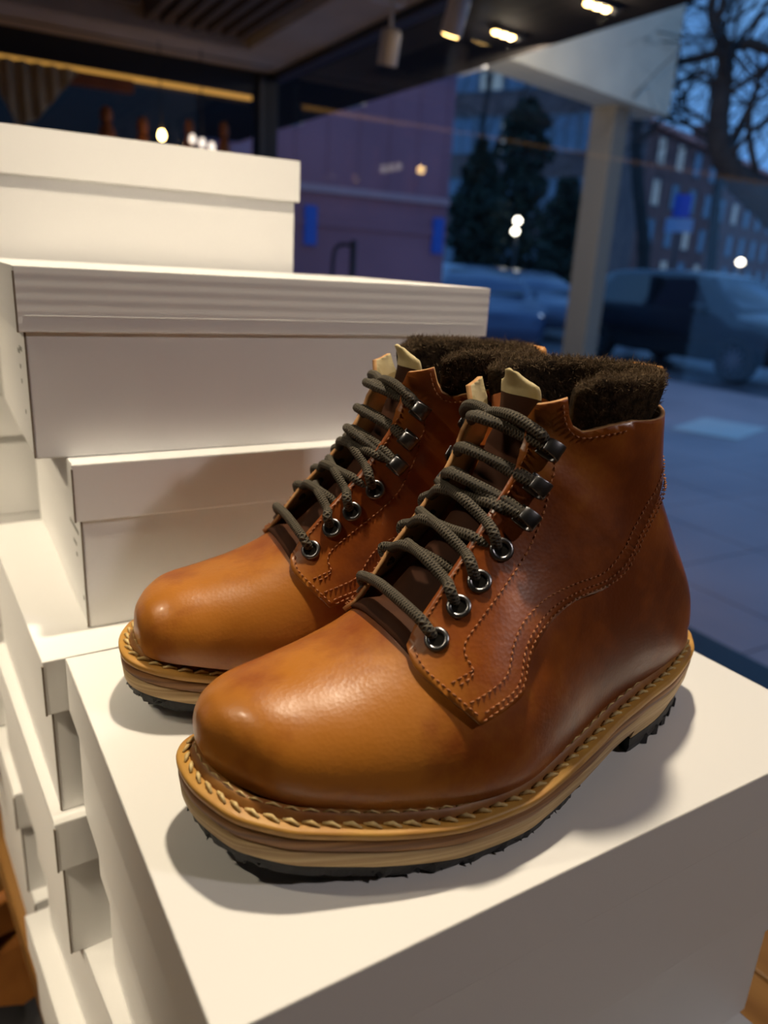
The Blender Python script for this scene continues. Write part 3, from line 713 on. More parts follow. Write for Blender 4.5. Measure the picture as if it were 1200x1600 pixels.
    for i in range(2, 58, 4):
        c = hl[i]; n_ = c[:2]-np.array([.035, -.004]); n_ /= np.linalg.norm(n_); td = np.array([-n_[1], n_[0]])
        a = [c[:2]+n_*x+td*y for x, y in ((-.003, -.0016), (.0006, -.0018), (.0004, .0010+.001*RNG.random()), (-.003, .0016))]
        lm.add([(*p_, .0004) for p_ in a]+[(*p_, .0062) for p_ in a], [(3, 2, 1, 0), (4, 5, 6, 7), (0, 1, 5, 4), (1, 2, 6, 5), (2, 3, 7, 6), (3, 0, 4, 7)])
    obj('heel_lugs', lm.v, lm.f, M['rubber'], parent=hc, smooth=False)
    # welt stitching: slanted stitches along the lip and a second row on the rand
    wv, wf = [], []
    for inset, dz, step, r_, slant in ((.0044, .0014, 3, .00105, .0012), (.0082, .0048, 3, .00050, .0)):
        L = loop(inset, dz)
        for i in range(0, NW, step):
            a = L[i]+np.array([*(WN[i]*slant), 0]); b2 = L[(i+step) % NW]*.85+L[i]*.15-np.array([*(WN[i]*slant), 0]); mid = (a+b2)/2+np.array([0, 0, .0006])
            v, f, _u = tube([a-np.array([0, 0, .0006]), mid, b2-np.array([0, 0, .0006])], [r_*.6, r_, r_*.6], 6); k0 = len(wv); wv += list(v); wf += [tuple(j+k0 for j in q) for q in f]
    stuff(obj('welt_stitching', wv, wf, M['thread_pale']))
    return root
b1 = build_boot(1, 'tan leather lace-up boot with felt collar, in front of its pair-mate')
b1.location = tuple(BO); b1.rotation_euler = (0, 0, BPSI)
b2 = build_boot(-1, 'tan leather lace-up boot with felt collar, between its pair-mate and the stacked boxes')
b2.location = (.3785, .3675, 0); b2.rotation_euler = (0, 0, math.radians(173.0))

# ------------------------------------------------------------------ shop fittings in view
m_white = mat('white_enamel', (.75, .72, .66), .4)
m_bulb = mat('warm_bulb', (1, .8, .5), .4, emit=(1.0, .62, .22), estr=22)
def cyl(r0, r1, z0, z1, n=20, c=(0, 0)):
    V = [(c[0]+r0*math.cos(2*math.pi*i/n), c[1]+r0*math.sin(2*math.pi*i/n), z0) for i in range(n)]+[(c[0]+r1*math.cos(2*math.pi*i/n), c[1]+r1*math.sin(2*math.pi*i/n), z1) for i in range(n)]
    return V, [(i, (i+1) % n, n+(i+1) % n, n+i) for i in range(n)]+[tuple(range(n-1, -1, -1)), tuple(range(n, 2*n))]
def lathe(prof, n=20):
    V = [(r*math.cos(2*math.pi*i/n), r*math.sin(2*math.pi*i/n), z) for r, z in prof for i in range(n)]
    F = [(k*n+i, k*n+(i+1) % n, (k+1)*n+(i+1) % n, (k+1)*n+i) for k in range(len(prof)-1) for i in range(n)]
    return V, F+[tuple(range(n-1, -1, -1)), tuple((len(prof)-1)*n+i for i in range(n))]
def spotlight(loc, ztop, lit, label, rot=0.0, tilt=12):
    e = empty('spotlight', loc); tag(e, label, 'lamp')
    h = ztop-loc[2]
    MB().box((-.09, -.02, h-.03), (.05, .02, h)).build('track_adapter', m_white, e)
    v, f = cyl(.008, .008, .03, h-.02); mesh_obj('stem', v, f, m_white, e)
    v, f = lathe([(.036, -.09), (.040, -.088), (.040, .02), (.034, .035), (.012, .04)]); hd_ = mesh_obj('lamp_head', v, f, m_white, e)
    hd_.rotation_euler = (math.radians(tilt), 0, rot)
    v, f = lathe([(.030, -.093), (.032, -.090), (.034, -.086)]); mesh_obj('lens', v, f, m_bulb if lit else m_darkf, hd_)
    return e
p = onz((610, 62), 1.10); spotlight((p[0], p[1], 1.10), ZC, False, 'white cylindrical spotlight, unlit, hanging from the beige ceiling edge')
p = onz((722, 27), 1.13); spotlight((p[0]-.02, p[1], 1.16), ZC, True, 'lit spotlight glowing warm under the ceiling edge by the window', tilt=25)
# shelf, wooden posts, bulbs and drape before the back glazing
sh = tag(MB().box((-.6, YB-.34, .50), (1.6, YB-.06, .54)).build('wall_shelf', m_darkf), 'dark narrow shelf along the back window behind the boxes', 'shelf')
m_post = mat('red_brown_wood', (.30, .095, .028), .5, col2=(.20, .055, .018), nscale=12, stretch=(1, 1, .2))
for (px, h_, lb) in (((165, 165), 1.12, 'stoutest red-brown turned wooden post on the dark back shelf'), ((222, 182), 1.0, 'red-brown wooden post beside the glowing pendant bulb'), ((296, 186), .8, 'slim red-brown wooden post between the two pendant bulbs'), ((350, 190), .85, 'red-brown wooden post beside the dark corner frame')):
    p = ony(px, YB-.2); top = p[2]-.54
    e = tag(empty('wooden_post', (p[0], YB-.2, .54)), lb, 'post')
    r = .042*h_
    v, f = lathe([(r*1.1, 0), (r*1.1, .02), (r*.9, .04), (r, .10), (r*1.15, top*.55), (r*.8, top*.72), (r*.5, top*.8)]); mesh_obj('post_body', v, f, m_post, e)
    v, f = lathe([(r*.5, top*.79), (r*.72, top*.86), (r*.6, top*.95), (r*.2, top)]); mesh_obj('post_head', v, f, m_post, e)
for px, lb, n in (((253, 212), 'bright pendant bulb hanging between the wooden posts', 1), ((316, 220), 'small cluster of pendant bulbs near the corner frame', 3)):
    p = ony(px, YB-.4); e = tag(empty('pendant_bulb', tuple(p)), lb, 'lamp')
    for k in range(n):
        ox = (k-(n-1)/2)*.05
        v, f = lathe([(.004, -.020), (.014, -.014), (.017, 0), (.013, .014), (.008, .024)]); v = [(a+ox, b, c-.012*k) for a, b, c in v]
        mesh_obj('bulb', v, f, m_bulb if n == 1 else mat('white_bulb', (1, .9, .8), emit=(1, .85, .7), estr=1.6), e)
    v, f = cyl(.003, .003, .03, 1.22-p[2]); mesh_obj('cord', v, f, m_darkf, e)
m_linen = mat('linen_drape', (.50, .40, .25), .8, col2=(.36, .27, .15), nscale=30, stretch=(3, 1, .3), bump=.3, bscale=200)
dv = []; nx_, nz_ = 40, 14
for i in range(nx_):
    t = i/(nx_-1); x = .36+t*.36
    zlo = np.interp(t, [0, .2, .45, 1], [.95, .80, .84, 1.07])
    for k in range(nz_): dv.append((x, YB-.13+.018*math.sin(t*34), 1.09+(zlo-1.09)*k/(nz_-1)))
df = [(i*nz_+k, i*nz_+k+1, (i+1)*nz_+k+1, (i+1)*nz_+k) for i in range(nx_-1) for k in range(nz_-1)]
d_ = tag(mesh_obj('linen_drape', dv, df, m_linen), 'pleated linen drape hanging below the reflected warm light strip', 'curtain')
sm = d_.modifiers.new('thickness', 'SOLIDIFY'); sm.thickness = .004
# wooden shelf beam glowing under the strip
bm_ = tag(MB().box((-.8, YB-.10, 1.03), (1.0, YB-.05, 1.09)).build('wooden_rail', m_post), 'red-brown wooden rail lit by the reflected warm strip above', 'rail')

# leather bag on the floor beside the table
m_bag = mat('bag_leather', (.50, .20, .045), .35, col2=(.24, .08, .02), nscale=6, ndetail=5, bump=.5, bscale=35)
m_black = mat('black_cloth', (.012, .011, .012), .7)
bag = tag(empty('leather_bag', (-.075, 1.02, ZF), math.radians(12)), 'slouched brown leather bag with loop handle on the floor beside the table', 'bag')
V, F_ = [], []; n, mlev = 40, 16
for k in range(mlev):
    t = k/(mlev-1); z = .36*t; a = .20-.02*t; b = .11*(1-.55*t)
    for i in range(n):
        an = 2*math.pi*i/n; f = 1+.09*math.sin(5*an+4*t)*t+.06*math.sin(9*an-7*t)*t
        c, s_ = math.cos(an), math.sin(an)
        V.append((a*f*math.copysign(abs(c)**.6, c), b*f*math.copysign(abs(s_)**.7, s_), z*(1-.12*math.cos(2*an)*t)))
F_ = [(k*n+i, k*n+(i+1) % n, (k+1)*n+(i+1) % n, (k+1)*n+i) for k in range(mlev-1) for i in range(n)]+[tuple(range(n-1, -1, -1))]
bb = mesh_obj('bag_body', V, F_, m_bag, bag); sm = bb.modifiers.new('thickness', 'SOLIDIFY'); sm.thickness = .005
for sy in (-.06, .06):
    hp = catmull([(-.02+x, sy, z) for x, z in ((.0, .30), (.01, .40), (.05, .47), (.11, .47), (.15, .40), (.16, .30))], 40)
    v, f, _ = tube(hp, .011, 10); mesh_obj('handle', v, f, m_bag, bag)
v, f, _ = tube(catmull([(-.2, -.115, .09), (0, -.125, .085), (.2, -.115, .09)], 20), .018, 8); mesh_obj('strap', v, f, m_bag, bag)
cl_ = tag(empty('folded_cloth', (-.02, .74, ZF)), 'black folded cloth lying in front of the leather bag', 'cloth')
for k in range(4):
    V = []; 
    for i in range(14):
        for j in range(10): V.append((-.17+.34*i/13, -.08+.16*j/9, .10*k+.075+.012*math.sin(i*1.1+k)+.010*math.sin(j*1.7+k*2)))
    o = mesh_obj('cloth_fold', V, [(i*10+j, i*10+j+1, (i+1)*10+j+1, (i+1)*10+j) for i in range(13) for j in range(9)], m_black if k != 2 else m_bag, cl_)
    sm = o.modifiers.new('thickness', 'SOLIDIFY'); sm.thickness = .07; sm.offset = -1

# ------------------------------------------------------------------ street outside
m_asph = mat('wet_asphalt', (.10, .10, .115), .35, col2=(.15, .15, .16), nscale=3, bump=.5, bscale=40)
m_pave = mat('paving', (.52, .37, .36), .45, col2=(.40, .29, .29), nscale=1.2, bump=.3, bscale=25)
gr = struct(MB().box((XW+.08, -30, ZF-.2), (120, 120, ZF-.06)).build('ground', m_asph))
pv = struct(MB().box((XW+.08, -30, ZF-.06), (9.2, 60, ZF)).build('pavement', m_pave))
for i in range(9):
    for j in range(12):
        x0 = 2.2+i*.75; y0 = .8+j*.75
        o = MB().box((x0, y0, ZF), (x0+.742, y0+.742, ZF+.006)).build('paving_slab', m_pave, pv)
q = [onz(p, ZF) for p in ((1048, 672), (1100, 655), (1200, 672), (1150, 690))]
tag(mesh_obj('paint_patch', [(*p[:2], ZF+.008) for p in q]+[(*p[:2], ZF+.020) for p in q], [(3, 2, 1, 0), (4, 5, 6, 7), (0, 1, 5, 4), (1, 2, 6, 5), (2, 3, 7, 6), (3, 0, 4, 7)], mat('pale_stone', (.75, .70, .62), .6), smooth=False), 'pale flat slab lying on the pavement outside the window', 'slab')

# canopy over the pavement
m_soff = mat('black_soffit', (.014, .012, .012), .9, spec=.1)
cp = empty('canopy', (XW, 0, 1.46)); struct(cp)
_e0, _e1 = onz((988, 32), 1.46), onz((460, 195), 1.46)
oe = lambda y: _e0[0]+(y-_e0[1])*(_e1[0]-_e0[0])/(_e1[1]-_e0[1])-XW
V = [(.05, -3.2, 0), (oe(-3.2), -3.2, 0), (oe(8.8), 8.8, 0), (.05, 8.8, 0)]
V += [(x, y, .25) for x, y, z in V]
mesh_obj('soffit', V, [(3, 2, 1, 0), (4, 5, 6, 7), (0, 1, 5, 4), (1, 2, 6, 5), (2, 3, 7, 6), (3, 0, 4, 7)], m_soff, cp, smooth=False)
m_pan = mat('canopy_edge_panel', (.35, .36, .40), .5)
for y in (2.0, 2.35, 4.4, 6.0, 7.2):
    x = oe(y); MB().box((x+.002, y, .01), (x+.07, y+.26, .06)).build('edge_panel', m_pan, cp)
for (px, n, lb) in (((793, 56), 4, 'added warm bulbs in place of reflected track lamps, above the reflected cream beam'), ((940, 12), 4, 'added warm bulbs in place of reflected track lamps, before the blue sky')):
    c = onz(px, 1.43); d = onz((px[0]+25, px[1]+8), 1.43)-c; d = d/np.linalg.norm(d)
    e = tag(empty('reflected_bulb_row', tuple(c)), lb, 'lamp')  # bulb rows stand in for track lamps reflected in the pane
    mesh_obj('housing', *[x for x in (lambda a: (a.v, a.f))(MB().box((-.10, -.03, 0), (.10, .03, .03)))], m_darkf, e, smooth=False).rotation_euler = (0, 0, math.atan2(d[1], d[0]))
    pl_ = bpy.data.lights.new('beam_fill_point', 'POINT'); pl_.energy = 3.0; pl_.color = WARM; pl_.shadow_soft_size = .02  # added point light, brightens the beam
    po = bpy.data.objects.new('beam_fill_point', pl_); COL.objects.link(po); po.location = (c[0], c[1], c[2]-.05)
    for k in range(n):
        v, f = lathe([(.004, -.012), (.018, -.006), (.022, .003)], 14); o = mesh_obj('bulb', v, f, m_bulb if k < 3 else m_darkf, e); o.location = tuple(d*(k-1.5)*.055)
# cream beam and column: a shop interior reflection built as solid parts outside
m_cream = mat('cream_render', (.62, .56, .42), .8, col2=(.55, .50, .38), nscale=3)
BZ = 1.75
a, b = onz((748, 105), BZ), onz((992, 187), BZ)
dr = (b-a); L0 = np.linalg.norm(dr[:2]); a = a-dr*.8; L = L0*1.8; ang = math.atan2(dr[1], dr[0])
bw = empty('reflected_beam', (a[0], a[1], BZ), ang); struct(bw)
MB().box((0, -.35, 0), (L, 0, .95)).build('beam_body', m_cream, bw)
for zz in (.17, .46): MB().box((0, 0, zz), (L, .012, zz+.02)).build('beam_ridge', mat('beam_joint', (.40, .36, .28), .8), bw)
MB().box((L-.62*L0, .001, .22), (L-.45*L0, .016, .44)).build('beam_plate', m_white, bw)
c = onz((930, 172), BZ); _n = np.array([math.sin(ang), -math.cos(ang)])*.17; c = np.array([c[0]+_n[0], c[1]+_n[1]])
_f = onz((862, 104), 1.35); spot((_f[0], _f[1], 1.35), tuple(onz((885, 115), BZ+.15)), 150, WARM, .05, 120)  # added flood without a fixture, brightens the cream beam
cl2 = empty('reflected_column', (c[0], c[1], ZF), ang); struct(cl2)
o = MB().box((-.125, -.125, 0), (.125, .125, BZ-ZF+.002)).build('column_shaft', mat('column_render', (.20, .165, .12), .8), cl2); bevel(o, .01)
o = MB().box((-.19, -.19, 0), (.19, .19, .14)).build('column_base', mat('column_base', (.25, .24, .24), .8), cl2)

# buildings
m_brick = mat('brown_brick', (.30, .12, .095), .9, col2=(.21, .085, .07), nscale=1.0, bump=.4, bscale=6)
m_brick2 = mat('grey_brick', (.22, .13, .11), .9, col2=(.15, .09, .085), nscale=1.0)
m_roof = mat('red_roof_tile', (.62, .17, .11), .8, col2=(.48, .13, .09), nscale=1.5)
m_pane = mat('window_pane_sky', (.16, .20, .26), .08, spec=.8)
m_lit = mat('lit_window_pane', (.5, .45, .35), .3, emit=(.75, .80, .75), estr=.13)
m_frame = mat('grey_window_frame', (.16, .16, .17), .6)
m_purple = mat('purple_render', (.26, .14, .20), .8, col2=(.21, .115, .17), nscale=.8)
def facade(P0, P1, H, rows, cols, z0, dz, m, label, roof=True, lit=()):
    d = np.array(P1[:2])-np.array(P0[:2]); L = np.linalg.norm(d); e = empty('apartment_building', (P0[0], P0[1], ZF), math.atan2(d[1], d[0])); tag(e, label, 'building')
    MB().box((0, 0, 0), (L, 9, H)).build('wall', m, e)
    if roof:
        V = [(-.5, -.6, H), (L+.5, -.6, H), (L+.5, 9.6, H), (-.5, 9.6, H), (1, 4.5, H+2.6), (L-1, 4.5, H+2.6)]
        r = mesh_obj('roof', V, [(0, 1, 5, 4), (1, 2, 5), (2, 3, 4, 5), (3, 0, 4), (3, 2, 1, 0)], m_roof, e, smooth=False)
        for k in range(2): MB().box((L*(.12+.3*k), 3.2, H+1), (L*(.12+.3*k)+1, 4.2, H+3.3)).build('chimney', m_brick, r)
    w0, h0 = 1.25, 1.65
    proto = None
    for r_ in range(rows):
        for c_ in range(cols):
            x = L*(c_+.5)/cols; z = z0+r_*dz; isl = (r_, c_) in lit
            if proto is None:
                fm = MB(); fm.box((-w0/2-.1, -.06, -.1), (w0/2+.1, .02, 0)); fm.box((-w0/2-.1, -.06, h0), (w0/2+.1, .02, h0+.1)); fm.box((-w0/2-.1, -.06, 0), (-w0/2, .02, h0)); fm.box((w0/2, -.06, 0), (w0/2+.1, .02, h0)); fm.box((-.04, -.05, 0), (.04, .02, h0))
                f_ = fm.build('window', m_frame, e); g_ = MB().box((-w0/2, -.03, 0), (w0/2, -.005, h0)).build('pane', m_pane, f_); proto = (f_, g_); f_.location = (x, 0, z); gl_ = g_
            else:
                f_ = proto[0].copy(); COL.objects.link(f_); f_.parent = e; f_.location = (x, 0, z)
                gl_ = proto[1].copy(); COL.objects.link(gl_); gl_.parent = f_
            if isl: gl_.data = gl_.data.copy(); gl_.data.materials[0] = m_lit
    return e
fd = ray((1650, 478)); fd = np.array([fd[0], fd[1]])/math.hypot(fd[0], fd[1])
P0 = at((958, 400), 58)[:2]; facade(P0, P0+fd*52, 11.6, 4, 14, 1.3, 2.75, m_brick, 'brown brick apartment block with red tiled roof beyond the parked cars', lit=((3, 1), (3, 2), (2, 1), (1, 3), (0, 4), (2, 6), (0, 2)))
P0 = at((690, 400), 46)[:2]; P1 = at((925, 400), 43)[:2]; facade(P0, P1, 17, 5, 6, 1.5, 3.0, m_brick2, 'tall dim brick apartment block behind the dark evergreen trees', roof=False, lit=((3, 1), (2, 2), (3, 4)))
pw = tag(empty('rendered_building', (-4, 9, ZF)), 'purple rendered building with a pale ledge next to the canopy', 'building')
MB().box((0, 0, 0), (10.02, 6, 5.2)).build('wall', m_purple, pw)
MB().box((0, -.06, 2.16), (10.02, 0, 2.24)).build('ledge', mat('pale_ledge', (.34, .27, .33), .7), pw)
MB().box((0, -.03, 1.78), (10.02, 0, 1.84)).build('ledge', m_purple, pw)
for x in (7.95, 9.80): MB().box((x, -.05, 1.55), (x+.16, 0, 2.0)).build('wall_sign', mat('blue_enamel', (.02, .10, .5), .4), pw)
for x in np.arange(7.4, 10, .42): MB().box((x, -.012, 2.26), (x+.015, 0, 5.1)).build('panel_joint', m_purple, pw)
MB().box((8.55, -.02, .9), (9.5, 0, .98)).build('notice_board', mat('pale_pink_board', (.45, .28, .28), .6), pw)
# railing hoop close outside
hp = at((533, 420), 5.2); rl = tag(empty('hoop_railing', (hp[0], hp[1], ZF), math.radians(-20)), 'dark metal hoop railing before the purple building', 'railing')
v, f, _ = tube(catmull([(-.06, 0, 0), (-.06, 0, .8), (-.055, 0, 1.36), (-.02, 0, 1.46), (.04, 0, 1.47), (.075, 0, 1.46)], 40), .012, 8); mesh_obj('hoop', v, f, m_darkf, rl)
v, f, _ = tube([(.075, 0, 0), (.075, 0, .7), (.075, 0, 1.50)], .020, 8); mesh_obj('post', v, f, m_darkf, rl)

# cars
m_tyre = mat('tyre', (.012, .012, .013), .8); m_rim = mat('alloy_rim', (.35, .36, .38), .3, .9); m_cglass = mat('car_glass', (.012, .014, .018), .05, spec=1.0)
m_hl = mat('headlamp', (.7, .75, .8), .1, emit=(.7, .85, 1.0), estr=.6); m_tl = mat('tail_lamp', (.4, .01, .01), .2, emit=(1, .05, .05), estr=.15)
def car(pos, rz, paint, label, L=4.6, W=1.84, H=1.62, hood=.98):
    e = tag(empty('car', (pos[0], pos[1], ZF-.06), rz), label, 'car', 'cars parked along the street')
    h = L/2; wl = .345
    ST = [(-h, .52, .80, .80, .66), (-h+.06, .36, .95, .98, .82), (-h+.25, .30, 1.0, 1.25, .86), (-h+.55, .28, 1.02, H-.10, .90), (-h+1.1, .27, 1.02, H-.01, .92), (-.35, .26, 1.0, H, .92), (.25, .26, .98, H-.03, .92), (.55, .26, .97, H-.10, .92), (.95, .26, .96, hood+.30, .92), (1.32, .26, .95, hood+.02, .92), (1.7, .28, .92, hood-.02, .91), (h-.25, .30, .82, hood-.12, .86), (h-.06, .36, .68, .78, .74), (h, .46, .62, .64, .60)]
    n = 60; S2 = catmull(ST, n); V = []
    for x, zb, zs, zt_, hw in S2:
        hw *= W/1.84; cab = max(0, min(1, (zt_-zs)/.5)); rw = hw*(1-.26*cab)
        half = [(hw*.80, zb), (hw*.97, zb+.06), (hw, zb+(zs-zb)*.5), (hw*.985, zs), (hw*.95, zs+(zt_-zs)*.15), (rw, zt_-.06), (rw*.86, zt_), (0, zt_+.02)]
        V += [(x, y, z) for y, z in half]+[(x, -y, z) for y, z in reversed(half[:-1])]
    m_ = 15; F = [(i*m_+j, i*m_+(j+1) % m_, (i+1)*m_+(j+1) % m_, (i+1)*m_+j) for i in range(n-1) for j in range(m_)]+[tuple(range(m_)), tuple((n-1)*m_+j for j in range(m_))]
    fixn(mesh_obj('body', V, F, paint, e))
    for sd in (1, -1):
        y0, y1 = .965*W/2, .79*W/2
        pts = [(-h+.62, y0, 1.06), (.86, y0, 1.02), (.40, y1, H-.11), (-h+1.0, y1, H-.09)]
        pts = [(x, sd*(y+.012), z) for x, y, z in pts]; V = pts+[(x, y*.96, z) for x, y, z in pts]
        mesh_obj('side_window', V, [(0, 1, 2, 3), (7, 6, 5, 4), (0, 4, 5, 1), (1, 5, 6, 2), (2, 6, 7, 3), (3, 7, 4, 0)], m_cglass, e, smooth=False)
        MB().box((-.42, sd*(y1-.03) if sd > 0 else sd*(y0+.02), 1.03), (-.34, sd*(y0+.02) if sd > 0 else sd*(y1-.03), H-.1)).build('door_pillar', paint, e)
        o = MB().box((.62, sd*.93*W/2-(.0 if sd > 0 else .2), .98), (.80, sd*.93*W/2+(.2 if sd > 0 else 0), 1.13)).build('wing_mirror', paint, e); bevel(o, .05, 3)
        MB().box((-h+.9, sd*.935*W/2-.02, .36), (1.1, sd*.935*W/2+.02, .44)).build('sill_trim', m_rim, e)
        o = MB().box((h-.34, sd*.62*W/2-.15, .66), (h-.10, sd*.62*W/2+.17, .80)).build('headlamp', m_hl, e); bevel(o, .03, 3)
        o = MB().box((-h+.0, sd*.62*W/2-.12, .80), (-h+.18, sd*.62*W/2+.15, .98)).build('tail_lamp', m_tl, e); bevel(o, .03, 2)
        for x in (-h+.85, h-.88):
            y = sd*(W/2-.10)
            prof = [(.19, -.1), (.31, -.11), (wl, -.08), (wl, .08), (.31, .11), (.19, .1)]
            V = [(x+r*math.cos(2*math.pi*i/28), y+a, wl+r*math.sin(2*math.pi*i/28)) for r, a in prof for i in range(28)]
            F = [(k*28+i, k*28+(i+1) % 28, ((k+1) % 6)*28+(i+1) % 28, ((k+1) % 6)*28+i) for k in range(6) for i in range(28)]
            wh = mesh_obj('wheel', V, F, m_tyre, e)
            rm = MB()
            for k in range(10):
                a_ = 2*math.pi*k/10
                c, s_ = math.cos(a_), math.sin(a_); w_ = .022
                P = [(.04, -w_), (.24, -w_*.7), (.24, w_*.7), (.04, w_)]
                rm.add([(x+u*c-v*s_, y+sd*.07, wl+u*s_+v*c) for u, v in P]+[(x+u*c-v*s_, y+sd*.10, wl+u*s_+v*c) for u, v in P], [(3, 2, 1, 0), (4, 5, 6, 7), (0, 1, 5, 4), (1, 2, 6, 5), (2, 3, 7, 6), (3, 0, 4, 7)])
            V = [(x+r*math.cos(2*math.pi*i/28), y+sd*a, wl+r*math.sin(2*math.pi*i/28)) for r, a in ((.07, .115), (.07, .06)) for i in range(28)]
            rm.add(V, [tuple(range(28))]+[(i, (i+1) % 28, 28+(i+1) % 28, 28+i) for i in range(28)])
            rm.build('rim', m_rim, wh)
            V = [(x+.235*math.cos(2*math.pi*i/28), y+sd*.05, wl+.235*math.sin(2*math.pi*i/28)) for i in range(28)]; mesh_obj('wheel_disc', V, [tuple(range(28))], m_tyre, wh, smooth=False)
    # windscreen and rear window
    zt1 = H-.12
    for X0, X1, z0, z1 in ((1.20, .52, hood+.07, H-.09), (-h+.30, -h+.62, 1.10, H-.14)):
        pts = [(X0, -.66, z0), (X0, .66, z0), (X1, .56, z1), (X1, -.56, z1)]; sg = 1 if X0 > 0 else -1
        V = [(x+sg*.05, y*W/1.84, z+.02) for x, y, z in pts]+[(x-sg*.02, y*W/1.84, z-.03) for x, y, z in pts]
        mesh_obj('windscreen' if sg > 0 else 'rear_window', V, [(0, 1, 2, 3), (7, 6, 5, 4), (0, 4, 5, 1), (1, 5, 6, 2), (2, 6, 7, 3), (3, 7, 4, 0)], m_cglass, e, smooth=False)
    return e
def paint(c, r=.25): return mat('car_paint', c, r, .3, coat=.6)
def car_at(px, rz, off, z=ZF): 
    p = onz(px, z); c, s_ = math.cos(rz), math.sin(rz); return (p[0]-(off[0]*c-off[1]*s_), p[1]-(off[0]*s_+off[1]*c))
rz = math.radians(-92)
car(car_at((1135, 592), rz, (1.42, -.9)), rz, paint((.018, .019, .024)), 'dark grey estate car parked nearest the window, alloy wheel showing', hood=.99, L=4.7)
p = at((1150, 440), 21); car((p[0], p[1]), math.radians(-105), paint((.35, .40, .48)), 'silver car parked behind the dark grey estate car', L=4.3, H=1.5)
p = at((985, 430), 27); car((p[0], p[1]), math.radians(-100), paint((.30, .36, .45)), 'pale car half hidden behind the slim tree trunk', L=4.3, H=1.5)
p = at((818, 452), 19.6); car((p[0], p[1]), math.radians(-108), paint((.10, .13, .20)), 'blue-grey car parked left of the reflected column', L=4.4, H=1.5)
p = at((735, 465), 15); car((p[0], p[1]), math.radians(-112), paint((.05, .08, .16)), 'dark blue car showing its tail beside the purple building', L=4.4, H=1.52)

# trees
m_bark = mat('dark_bark', (.030, .024, .022), .9, col2=(.05, .04, .035), nscale=8, bump=.6, bscale=12)
m_leaf = mat('dark_evergreen', (.012, .022, .012), .8, col2=(.025, .040, .02), nscale=3)
def twigs(mb, p, d, ln, r, depth, rs):
    n = 4; pts = [p]
    dd = d.copy()
    for k in range(n):
        dd = dd+rs.normal(0, .16, 3); dd[2] += .04; dd /= np.linalg.norm(dd); pts.append(pts[-1]+dd*ln/n)
    rr = np.linspace(r, r*.62, n+1); v, f, _ = tube(pts, rr, 4 if depth < 3 else 6, caps=False); mb.add(v, f)
    if depth == 0: return
    for k in range(3 if depth > 1 else 4):
        i = rs.integers(2, n+1); q = rs.normal(0, 1, 3); q -= dd*(q@dd); q /= np.linalg.norm(q); nd = dd*.75+q*.7; nd /= np.linalg.norm(nd)
        twigs(mb, pts[i], nd, ln*rs.uniform(.6, .85), rr[i]*.62, depth-1, rs)
def bare_tree(limbs, label, seed, depth=3, tl=1.3):
    rs = np.random.default_rng(seed); base = np.array(limbs[0][0][0])
    e = tag(empty('bare_tree', tuple(base)), label, 'tree', 'street trees outside')
    for k, (pts, r0, r1) in enumerate(limbs):
        P = catmull(np.array(pts)-base, 10*len(pts)); R = np.linspace(r0, r1, len(P))*(1+.06*rs.normal(0, 1, len(P)))
        v, f, _ = tube(P, R, 10); mesh_obj('trunk' if k == 0 else 'limb', v, f, m_bark, e)
    mb = MB()
    for k, (pts, r0, r1) in enumerate(limbs):
        P = catmull(np.array(pts)-base, 10*len(pts)); n = len(P)
        for i in range(int(n*(.55 if k == 0 else .2)), n, 4):
            d = P[min(i+1, n-1)]-P[i-1]; d /= np.linalg.norm(d)+1e-9; q = rs.normal(0, 1, 3); q -= d*(q@d); q /= np.linalg.norm(q)
            nd = d*.4+q; nd[2] += .2; nd /= np.linalg.norm(nd); twigs(mb, P[i], nd, tl*rs.uniform(.6, 1.1), max(.012, r1*.45), depth, rs)
    t = mesh_obj('twigs', mb.v, mb.f, m_bark, e); stuff(t)
    return e
D = 9.5
A_ = lambda x, y, d=D: at((x, y), d)
g0 = A_(1330, 420, 9.3); g0[2] = ZF
bare_tree([([g0, A_(1290, 420), A_(1200, 322), A_(1150, 275), A_(1122, 220), A_(1130, 130), A_(1138, 76)], .20, .075),
           ([A_(1138, 76), A_(1120, 50), A_(1112, 10), A_(1125, -40)], .065, .04), ([A_(1138, 76), A_(1170, 68), A_(1215, 80), A_(1290, 60)], .06, .04),
           ([A_(1134, 78), A_(1085, 92), A_(1045, 96), A_(1025, 60), A_(1010, 25)], .05, .022), ([A_(1122, 140), A_(1105, 115), A_(1085, 108)], .025, .012),
           ([A_(1120, 215), A_(1090, 180), A_(1050, 165)], .028, .012), ([A_(1190, 310), A_(1170, 200), A_(1185, 120)], .04, .02)],
          'large bare tree with a curving limb leaning over the street', 3, 4, 1.1)
d2 = 19.5; b0 = at((1008, 420), d2); b0[2] = ZF
bare_tree([([b0, at((1006, 400), d2), at((996, 280), d2), at((995, 200), d2), at((1010, 60), d2), at((1018, -30), d2)], .17, .09), ([at((994, 220), d2), at((985, 150), d2), at((972, 60), d2)], .06, .03), ([at((1005, 180), d2), at((1040, 130), d2), at((1070, 90), d2)], .05, .02)],
          'slim straight bare tree behind the parked cars', 5, 3, 1.6)
d3 = 24; b0 = at((1120, 420), d3); b0[2] = ZF
bare_tree([([b0, at((1118, 330), d3), at((1125, 240), d3), at((1110, 120), d3)], .16, .07), ([at((1120, 280), d3), at((1160, 200), d3), at((1190, 130), d3)], .07, .03)], 'thin far bare tree before the brown brick block', 8, 3, 1.8)
d4 = 35; b0 = at((760, 420), d4); b0[2] = ZF
bare_tree([([b0, at((762, 330), d4), at((752, 220), d4), at((770, 100), d4)], .24, .10), ([at((758, 260), d4), at((800, 180), d4), at((830, 120), d4)], .12, .05)], 'bare tree rising behind the dark evergreens', 11, 3, 2.6)
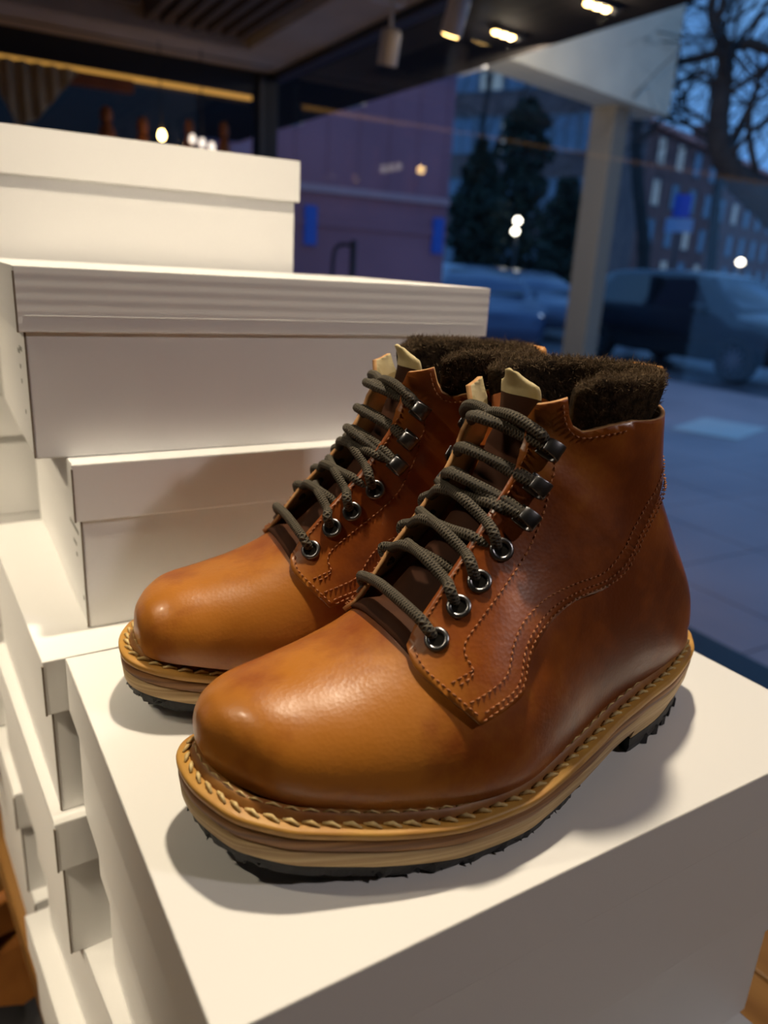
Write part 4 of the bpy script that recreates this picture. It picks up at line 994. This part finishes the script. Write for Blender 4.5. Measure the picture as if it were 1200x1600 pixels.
def evergreen(px, dist, h, r, label, seed):
    rs = np.random.default_rng(seed); p = at(px, dist); e = tag(empty('evergreen_tree', (p[0], p[1], ZF)), label, 'tree', 'street trees outside')
    v, f = cyl(.14, .05, 0, h*.8, 8); mesh_obj('trunk', v, f, m_bark, e)
    N = 2600; V = []; F = []
    for k in range(N):
        z = h*(.12+.88*rs.random()); rr = r*(1-(z/h)**5*.8)*(.8+.35*math.sin(z*4.1+seed)*math.sin(z*2.3))*math.sqrt(rs.random()); a = rs.random()*6.283
        c = np.array([rr*math.cos(a), rr*math.sin(a), z]); u = rs.normal(0, 1, 3); u /= np.linalg.norm(u); w_ = np.cross(u, rs.normal(0, 1, 3)); w_ /= np.linalg.norm(w_); u *= .16; w_ *= .09
        k0 = len(V); V += [c-u, c+w_, c+u, c-w_]; F.append((k0, k0+1, k0+2, k0+3))
    stuff(mesh_obj('foliage', V, F, m_leaf, e, smooth=False)); return e
evergreen((736, 430), 24.5, 5.0, .95, 'dark evergreen tree nearest the purple building', 1)
evergreen((800, 430), 27, 6.6, 1.3, 'taller dark evergreen tree left of the reflected column', 2)
evergreen((872, 430), 31, 4.8, 1.1, 'low dark evergreen right beside the reflected column', 4)
# street signs and lamps
m_blue = mat('blue_sign', (.02, .09, .55), .4)
def sign(px, dist, wdt, hgt, label):
    p = at(px, dist); e = tag(empty('street_sign', (p[0], p[1], ZF), math.atan2(p[1], p[0])-math.pi/2), label, 'sign')
    v, f = cyl(.03, .03, 0, p[2]-ZF+hgt/2); mesh_obj('pole', v, f, m_darkf, e)
    MB().box((-wdt/2, -.05, p[2]-ZF-hgt/2), (wdt/2, -.03, p[2]-ZF+hgt/2)).build('sign_plate', m_blue, e)
    MB().box((-wdt*.8, -.05, p[2]-ZF-hgt*1.15), (wdt*.8, -.03, p[2]-ZF-hgt*.55)).build('lower_plate', mat('pale_plate', (.35, .45, .65), .5), e)
sign((1066, 322), 17, .32, .42, 'blue street sign with a pale plate below, before the brick block')
m_sl = mat('street_lamp_glow', (1, 1, 1), emit=(1, .93, .75), estr=9)
for px, dist, lb in (((797, 312), 30, 'upper white street lamp glowing among the evergreens'), ((809, 345), 24.3, 'twin street lamp glowing just above the parked cars'), ((1157, 410), 26, 'small white lamp glowing over the silver car')):
    p = at(px, dist); e = tag(empty('street_lamp', (p[0], p[1], ZF)), lb, 'lamp'); hh = p[2]-ZF
    v, f = cyl(.05, .035, 0, hh, 10); mesh_obj('pole', v, f, m_darkf, e)
    for k in range(2 if 'twin' in lb else 1):
        v, f = lathe([(.02, -.09), (.09, -.05), (.11, 0), (.08, .07), (.02, .1)], 14); o = mesh_obj('lamp_globe', v, f, m_sl, e); o.location = (-.18*k*.3, 0, hh-.30*k)
